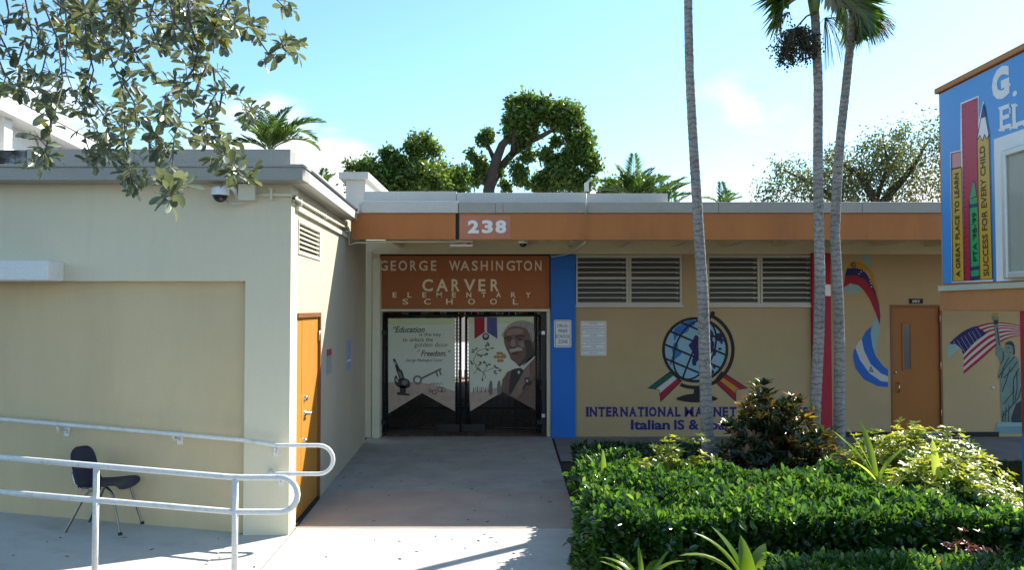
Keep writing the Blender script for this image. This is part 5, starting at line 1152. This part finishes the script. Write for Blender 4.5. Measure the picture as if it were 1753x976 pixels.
# fruit cluster and old flower strands
def strands_at(parent, c, n, ln, spread, material, name, r=.003, berries=0, lean=(0, 0)):
    mb = MB(); bp = []
    for i in range(n):
        a = random.uniform(0, 6.28); s = random.random() ** .5 * spread; p = Vector(c); d = Vector((math.cos(a) * s + lean[0], math.sin(a) * s + lean[1], random.uniform(-.5, .25))); pts = [p.copy()]
        for j in range(5):
            d.z -= .22; d.x *= .95; p = p + d.normalized() * (ln / 5) * random.uniform(.8, 1.2); pts.append(p.copy())
            if j > 0:
                for q in range(berries): bp.append(p + Vector((random.gauss(0, .022), random.gauss(0, .022), random.gauss(0, .025))))
        mb.tube(pts, [r, r, r * .9, r * .8, r * .7, r * .5], 4)
    o = mb.build(name, material, parent); o['kind'] = 'stuff'
    if berries:
        bb = MB()
        for p in bp: s = random.uniform(.009, .014); bb.add([p + Vector((s, 0, 0)), p + Vector((0, s, 0)), p + Vector((-s, 0, 0)), p + Vector((0, -s, 0)), p + Vector((0, 0, s)), p + Vector((0, 0, -s * 1.3))], [(0, 1, 4), (1, 2, 4), (2, 3, 4), (3, 0, 4), (1, 0, 5), (2, 1, 5), (3, 2, 5), (0, 3, 5)], 0, True)
        q = bb.build('fruit', 'berry', o); q['kind'] = 'stuff'
c = atY(1362, 48, Yp - .1); MB().tube([top2 + Vector((0, -.05, -.02)), top2.lerp(c, .5) + Vector((0, -.05, .03)), c], [.016, .012, .01], 6).build('fruit_stalk', 'stalk', p2)
strands_at(p2, c, 110, .42, .6, 'stalk', 'fruit_cluster', .004, 4)
c = atY(1352, 20, Yp - .1); strands_at(p2, c, 16, .30, 1.0, 'stalk', 'fruit_sprig', .003, 1, (-.6, 0))
c = atY(1412, 30, Yp - .05); strands_at(p2, c, 34, .62, .35, 'stalk', 'old_flower_strands', .0035, 0, (.25, 0))
c = atY(1470, 20, Yp + .2); strands_at(p3, c, 130, .50, .55, 'stalk', 'flower_strands', .0032, 0, (.8, -.1))

# ---------------- hedges
def hedge(name, label, x0, x1, y0, y1, h, n, size, material='leaf_hedge', wob=.05, skew=0., group=None, taper=None):
    t_ = thing(name, ((x0 + x1) / 2, (y0 + y1) / 2, -.06), label, 'hedge', group)
    MB().box(x0 + .10, x1 - .10, y0 + .10, y1 - .10, -.06, h - .12).build('light_block', 'hedge_light_block', t_)  # dark box added inside the leaves to block light
    st = MB()
    for i in range(14):
        x = random.uniform(x0 + .1, x1 - .1); y = random.uniform(y0 + .06, y1 - .06); st.tube([(x, y, -.06), (x + random.uniform(-.05, .05), y, h * .5)], [.01, .006], 5)
    st.build('stems', 'twig', t_)
    Ax = [(x1 - x0) * (y1 - y0), (x1 - x0) * h, (y1 - y0) * h, (y1 - y0) * h, (x1 - x0) * h * .5]; Ax = np.array(Ax) / sum(Ax)
    f = rng.choice(5, n, p=Ax); u = rng.random(n); v = rng.random(n)
    P = np.zeros((n, 3)); Nn = np.zeros((n, 3))
    X = x0 + u * (x1 - x0); Yv = y0 + v * (y1 - y0)
    top = f == 0; P[top] = np.c_[X[top], Yv[top], np.full(top.sum(), h)]; Nn[top] = (0, 0, 1)
    fr = f == 1; P[fr] = np.c_[X[fr], np.full(fr.sum(), y0), v[fr] * h]; Nn[fr] = (0, -1, 0)
    le = f == 2; P[le] = np.c_[np.full(le.sum(), x0), y0 + u[le] * (y1 - y0), v[le] * h]; Nn[le] = (-1, 0, 0)
    ri = f == 3; P[ri] = np.c_[np.full(ri.sum(), x1), y0 + u[ri] * (y1 - y0), v[ri] * h]; Nn[ri] = (1, 0, 0)
    bk = f == 4; P[bk] = np.c_[X[bk], np.full(bk.sum(), y1), v[bk] * h]; Nn[bk] = (0, 1, 0)
    wv = np.sin(P[:, 0] * 5.1 + 1.3) * np.sin(P[:, 1] * 4.3 + P[:, 2] * 3.7) + .5 * np.sin(P[:, 0] * 13 + P[:, 2] * 9) * np.sin(P[:, 1] * 11)
    P += Nn * (wv * wob)[:, None]
    # round the edges
    cen = np.array([(x0 + x1) / 2, (y0 + y1) / 2, h * .4]); 
    P -= Nn * (rng.random(n) ** 1.4 * .13)[:, None]
    ex = rng.random(n) < .05; P += Nn * (ex * rng.random(n) * .06)[:, None]
    P[:, 2] = np.maximum(P[:, 2], .0)
    D = unit(Nn * .75 + rdir(n) * .9 + np.array([0, 0, .45])); N = unit(Nn * .6 + rdir(n) * .7 + np.array([0, 0, .5]))
    s = size * (.65 + rng.random(n) * .6)
    rn = np.clip(rng.normal(.45, .21, n) + ex * .35 + .12 * np.sin(P[:, 0] * 3.1) * np.sin(P[:, 1] * 4.7 + 1), 0, .985); rn[rng.random(n) < .003] = 1.
    gone = (np.sin(P[:, 0] * 7.3 + 2) * np.sin(P[:, 1] * 6.1 + P[:, 2] * 8.3) > .72) & (rng.random(n) < .55); P[gone] -= Nn[gone] * .07
    if skew: P[:, 1] += (P[:, 0] - x0) * skew
    o = leafmesh('foliage', P, D, N, s, s * .48, rn, T_MID, material, t_); o['kind'] = 'stuff'
    return t_
hx0 = atZ(1000, 960, .15).x
hedge('clipped_hedge', 'glossy dark green clipped hedge along the front of the bed', hx0 + .03, 3.95, 5.95, 7.7, .70, 42000, .072, wob=.075)
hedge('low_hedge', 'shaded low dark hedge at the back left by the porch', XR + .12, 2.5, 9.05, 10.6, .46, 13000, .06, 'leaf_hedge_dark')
hedge('corner_hedge', 'short return of the clipped hedge beside the walkway', XR + .06, 1.35, 7.72, 8.95, .64, 11000, .066, wob=.06)
hedge('front_hedge', 'low sunlit hedge strip in the bottom right foreground', 1.75, 3.7, 4.85, 5.45, .585, 13000, .06)

def whorls(name, label, cat, cx, cy, rx, ry, h, nw, nl, L0, W0, material, tmpl=T_MID, el=(0, 35), topcol=None, z0=0., bias=.0, group=None, stem_h=None):
    t_ = thing(name, (cx, cy, -.06), label, cat, group)
    st = MB()
    P = []; D = []; N = []; Ls = []; rn = []
    for i in range(nw):
        a = random.uniform(0, 6.283); q = random.random() ** .5; ph = random.random()
        d = Vector((math.cos(a) * q, math.sin(a) * q, math.sqrt(max(0, 1 - q * q))))
        k = random.uniform(.72, 1.04) * (1 + .12 * math.sin(a * 3 + cx) + .08 * math.sin(a * 7 + q * 5))
        low = random.random() < .35
        if low: d = Vector((math.cos(a), math.sin(a), random.uniform(.05, .6))).normalized()
        c = Vector((cx + d.x * rx * k, cy + d.y * ry * k, z0 + max(.06, d.z * (h - z0) * k)))
        ax = (d * .7 + Vector((0, 0, .8)) + Vector((random.gauss(0, .25), random.gauss(0, .25), 0))).normalized()
        s1 = ax.cross(Vector((random.random() - .5, random.random() - .5, .1))).normalized(); s2 = ax.cross(s1)
        base = random.random() * .55 + bias
        if topcol: base += topcol * (c.z / h) ** 2 * random.random()
        for j in range(nl):
            b = 6.283 * j / nl + random.uniform(-.2, .2); e = R(random.uniform(*el))
            dd = (s1 * math.cos(b) + s2 * math.sin(b)) * math.cos(e) + ax * math.sin(e)
            P.append(c); D.append(dd); N.append(ax); Ls.append(L0 * random.uniform(.65, 1.15)); rn.append(base + random.random() * .45)
        if i % 40 == 0: st.tube([(cx + d.x * rx * .2, cy + d.y * ry * .2, -.06), (cx + d.x * rx * .5, cy + d.y * ry * .5, c.z * .6), c], [.012, .008, .004], 5)
    st.build('stems', 'twig', t_)
    Ls = np.array(Ls); o = leafmesh('foliage', np.array(P), np.array(D), np.array(N), Ls, Ls * W0, np.array(rn), tmpl, material, t_); o['kind'] = 'stuff'
    return t_
whorls('variegated_shrub', 'large yellow-green variegated shrub mound at the right of the hedge', 'shrub', 3.95, 7.8, .98, .75, 1.0, 2600, 7, .07, .40, 'leaf_yellow', bias=.09)
whorls('variegated_shrub', 'yellow-green shrub sprawling over the right end of the hedge top', 'shrub', 3.7, 6.95, .66, .66, .90, 1300, 7, .068, .40, 'leaf_yellow', bias=.09)
whorls('variegated_shrub', 'small yellow-green shrub left of the single palm trunk', 'shrub', 1.62, 7.8, .58, .42, .90, 900, 7, .068, .40, 'leaf_yellow', bias=.09)
whorls('variegated_shrub', 'yellow-green tuft at the far right end of the hedge', 'shrub', 4.2, 6.85, .30, .45, .66, 360, 7, .068, .40, 'leaf_yellow', bias=.09)
whorls('croton_bush', 'tall dark croton bush with orange-tipped leaves between the palms', 'shrub', 2.83, 8.75, .62, .55, 1.26, 800, 8, .13, .30, 'leaf_croton', el=(10, 60), topcol=.3, bias=-.12)
whorls('croton_bush', 'small yellow-leaved croton between the paired palm trunks', 'shrub', 3.55, 9.0, .22, .25, .86, 120, 7, .11, .34, 'leaf_croton', el=(10, 50), topcol=.6, bias=.35)
whorls('red_shrub', 'low reddish brown shrub in the bottom right corner', 'shrub', 3.2, 5.55, .28, .16, .68, 220, 6, .04, .4, 'leaf_red', el=(0, 50))

def blades(name, label, c, specs, material='leaf_strap', cat='plant', fold=.25):
    t_ = thing(name, c, label, cat)
    for az, el, ln, wd, droop in specs:
        h = Vector((math.cos(R(az)), math.sin(R(az)), 0)); side = h.cross(Vector((0, 0, 1))); e = R(el); p = Vector(c); n = 10; V = []; Fc = []
        for i in range(n + 1):
            t = i / n; wv = wd * .5 * (math.sin(math.pi * min(1, .08 + t * .92)) ** .75) * (1 if t < .97 else .15); d = h * math.cos(e) + Vector((0, 0, math.sin(e))); nr = side.cross(d)
            V += [p - side * wv + nr * wv * fold, p, p + side * wv + nr * wv * fold]; p = p + d * (ln / n); e -= R(droop) / n
        for i in range(n): Fc += [(i * 3, i * 3 + 1, i * 3 + 4, i * 3 + 3), (i * 3 + 1, i * 3 + 2, i * 3 + 5, i * 3 + 4)]
        o = MB().add(V, Fc, 0, True).build('leaf', material, t_)
        at = o.data.attributes.new('rnd', 'FLOAT', 'POINT'); r0 = random.random() * .8; at.data.foreach_set('value', [r0 + random.random() * .15 for _ in V])
c = atY(1283, 985, 5.5)
blades('striped_leaf_plant', 'broad pale ribbed leaves rising from the foreground below the hedge', (c.x, 5.5, .24), [(178, 72, .64, .12, 85), (165, 78, .62, .11, 60), (150, 82, .58, .10, 45), (190, 64, .5, .10, 85), (100, 84, .46, .12, 25), (50, 72, .46, .14, 45), (20, 62, .46, .12, 60), (5, 50, .42, .08, 45), (300, 70, .4, .10, 60)])
c = atY(1100, 1000, 5.6)
blades('leafy_seedling', 'small bright leafy seedling before the dark hedge face', (c.x, 5.6, .22), [(200, 55, .36, .07, 60), (170, 68, .42, .07, 60), (130, 75, .42, .065, 70), (20, 55, .34, .08, 70), (60, 70, .44, .065, 90), (350, 40, .28, .08, 60), (160, 82, .46, .06, 90), (10, 80, .46, .06, 90), (230, 50, .28, .05, 70), (300, 65, .34, .05, 60), (90, 80, .4, .04, 40), (40, 62, .45, .04, 40)])
c = atY(1497, 800, 7.3)
blades('broad_blade_plant', 'tall bright upright blades at the top of the yellow-green mound', (c.x, 7.25, .68), [(170, 62, .62, .06, 25), (155, 72, .56, .05, 20), (100, 74, .60, .07, 20), (150, 65, .48, .06, 25), (20, 62, .5, .05, 50), (200, 50, .4, .05, 30)])
c = atY(1598, 800, 6.95)
blades('broad_blade_plant', 'pair of glowing upright blades right of the tall blades', (c.x, 6.9, .74), [(90, 85, .40, .075, 10), (165, 55, .40, .05, 25), (20, 60, .3, .04, 40)])
c = atY(1034, 815, 7.6)
blades('broad_blade_plant', 'lone yellow-green blade at the back left of the hedge', (c.x, 7.6, .58), [(95, 86, .34, .055, 10), (150, 70, .34, .05, 30), (30, 66, .34, .045, 40), (200, 60, .3, .04, 40)])
c = atY(1478, 800, 9.6); 
t_ = thing('young_palm', (c.x, 9.6, 0), 'young dark palm with feathered fronds behind the paired trunks', 'palm')
fronds('crown', (c.x, 9.6, .1), [(10, 62, .95, 75), (170, 65, .9, 70), (60, 70, .9, 60), (-30, 60, .8, 70), (130, 70, .85, 60), (220, 55, .7, 70)], t_, ll=.22, nl=22, lw=.035)
# grass to the right
def grass(name, label, x0, x1, y0, y1, n, h):
    P = np.c_[x0 + rng.random(n) * (x1 - x0), y0 + rng.random(n) * (y1 - y0), np.full(n, -.055)]
    D = unit(rng.normal(size=(n, 3)) * np.array([.45, .45, .1]) + np.array([0, 0, 1])); N = rdir(n)
    o = leafmesh(name, P, D, N, h * (.5 + rng.random(n)), .007, rng.random(n), T_FAR, 'grass'); tag(o, label, 'grass', kind='stuff')
grass('grass', 'short lawn grass right of the shrubs under the marquee sign', 3.2, 8.5, 6.3, YP - .02, 60000, .085)

# ---------------- overhanging silver-green tree at the upper left
bt_ = thing('overhanging_tree', (-4.6, 3.4, -.06), 'grey-green leafy branches hanging into the upper left corner', 'tree')
tr = MB()
tr.tube([(-4.6, 3.4, -.06), (-4.55, 3.4, 1.2), (-4.4, 3.45, 2.4), (-4.1, 3.5, 3.4), (-3.5, 3.6, 4.1), (-2.6, 3.7, 4.5), (-1.6, 3.8, 4.55), (-1.0, 3.8, 4.4)], [.17, .15, .13, .11, .09, .06, .035, .015], 10)
tr.tube([(-4.1, 3.5, 3.4), (-3.2, 3.1, 4.0), (-2.2, 3.2, 4.25), (-1.4, 3.4, 4.1)], [.08, .06, .035, .012], 8)
tr.tube([(-4.4, 3.45, 2.4), (-5.2, 3.8, 3.6), (-5.8, 4.0, 4.5)], [.1, .07, .03], 8)
tr.build('trunk', 'bark', bt_)
strs = [[(5, -30), (15, 20), (10, 60), (-10, 45)], [(-10, 40), (20, 100), (50, 140), (35, 160)], [(60, -30), (100, 70), (108, 140), (92, 200), (80, 250), (72, 285)], [(40, -20), (55, 60), (45, 110), (70, 160), (90, 175)],
        [(110, -20), (115, 60), (112, 120), (130, 170), (155, 200), (175, 240), (165, 285)], [(140, -30), (148, 70), (160, 120), (150, 160), (180, 200), (190, 240), (170, 270)], [(150, 30), (190, 100), (210, 150), (214, 200), (212, 250), (222, 290), (232, 318)],
        [(200, -30), (190, 30), (215, 60), (245, 110), (262, 125)], [(210, 140), (230, 175), (235, 215), (215, 240)], [(230, -30), (270, 30), (300, 60), (335, 100), (365, 115), (395, 150), (425, 190), (435, 200)],
        [(320, -30), (325, 40), (340, 80), (330, 120), (305, 150), (310, 190), (298, 240), (294, 300), (291, 335)], [(365, 115), (370, 160), (350, 195), (365, 220), (385, 245), (405, 290), (412, 300)], [(380, 160), (375, 190), (345, 205), (350, 230), (385, 265)],
        [(420, -30), (428, 30), (445, 70), (460, 92), (485, 78), (508, 72)], [(455, -30), (470, -5), (485, 10)], [(330, -20), (370, 30), (400, 50), (430, 45)], [(250, 20), (270, 70), (285, 95), (255, 75)], [(290, 190), (265, 235), (250, 240), (275, 260)], [(296, 245), (275, 245), (265, 232)], [(90, 0), (130, 30), (150, 20), (170, 40)], [(260, -20), (300, 20), (330, 30)], [(300, 60), (275, 90), (262, 70)], [(45, 60), (30, 110), (60, 130)], [(120, 150), (95, 170), (60, 150), (20, 145)], [(170, 230), (145, 235), (155, 265)],
        [(80, -10), (130, 15), (175, 20), (220, 10)], [(400, -25), (385, 15), (400, 40)], [(355, 110), (340, 140), (330, 170)], [(60, 30), (80, 90), (70, 130)], [(130, 60), (160, 90), (150, 130)], [(215, 200), (240, 190), (250, 200)], [(310, 150), (285, 160), (280, 190)], [(205, 150), (225, 130), (235, 150)], [(-5, 95), (10, 130), (5, 150)]]
for i in range(18):
    x = random.uniform(20, 430) if i % 2 else random.uniform(40, 300); y = random.uniform(-40, 10); l = [(x, y)]
    for j in range(3): x += random.uniform(-22, 28); y += random.uniform(15, 34); l.append((x, y))
    strs.append(l)
tw_ = MB(); P = []; D = []; N = []; Ls = []; rn = []
for si, pts in enumerate(strs):
    Yd = random.uniform(3.3, 4.5); q = [Vector(atY(x, y, Yd + .12 * i * random.uniform(-1, 1))) for i, (x, y) in enumerate(pts)]
    # start each branch from above
    if pts[0][1] < 0: q.insert(0, q[0] + Vector((random.uniform(-.3, .1), random.uniform(-.1, .1), .35)))
    n = len(q); tw_.tube(q, [.0042 * (1 - i / n) + .0015 for i in range(n)], 5)
    for i in range(n - 1):
        seg = q[i + 1] - q[i]; m = max(2, int(seg.length / .034)); last = i == n - 2
        for k in range(m):
            c = q[i].lerp(q[i + 1], (k + random.random()) / m)
            if random.random() < .33 and not last: continue
            tl_n = random.choice((1, 2, 3))
            dirn = (seg.normalized() * .6 + Vector(rdir(1)[0])).normalized(); tip = c + dirn * random.uniform(.02, .10)
            if tl_n > 1: tw_.tube([c, tip], [.002, .0014], 4, caps=False)
            nl = random.randint(2, 5) if tl_n > 1 else 1
            b0 = random.random() * .7
            for z in range(nl):
                P.append(c.lerp(tip, random.uniform(.5, 1)) if tl_n > 1 else c); dd = (dirn * .6 + Vector(rdir(1)[0]) * .9 + Vector((0, 0, -.15))).normalized(); D.append(dd); N.append(Vector(rdir(1)[0]) * .8 + Vector((.3, .1, .9))); Ls.append(random.uniform(.034, .078)); rn.append(b0 + random.random() * .27 + (.05 if random.random() < .01 else 0))
    # terminal rosette
    e = q[-1]; dv_ = (q[-1] - q[-2]).normalized(); b0 = random.random() * .5 + .2
    for z in range(random.randint(7, 11)):
        dd = (dv_ * .7 + Vector(rdir(1)[0])).normalized(); P.append(e); D.append(dd); N.append(Vector(rdir(1)[0]) * .7 + Vector((.2, .1, .8))); Ls.append(random.uniform(.045, .078)); rn.append(min(.96, b0 + random.random() * .45))
tw_.build('twigs', 'twig', bt_)
# leaves out of the picture above, so that the crown goes on
for i in range(1500):
    c = Vector((random.uniform(-5.6, -1.2), random.uniform(2.6, 4.6), random.uniform(4.15, 5.0))); P.append(c); D.append(Vector(rdir(1)[0])); N.append(Vector(rdir(1)[0]) + Vector((0, 0, .8))); Ls.append(random.uniform(.05, .08)); rn.append(random.random() * .85)
Ls = np.array(Ls); o = leafmesh('crown', np.array(P), np.array(D), np.array(N), Ls, Ls * .44, np.array(rn), T_OBO, 'leaf_button', bt_); o['kind'] = 'stuff'
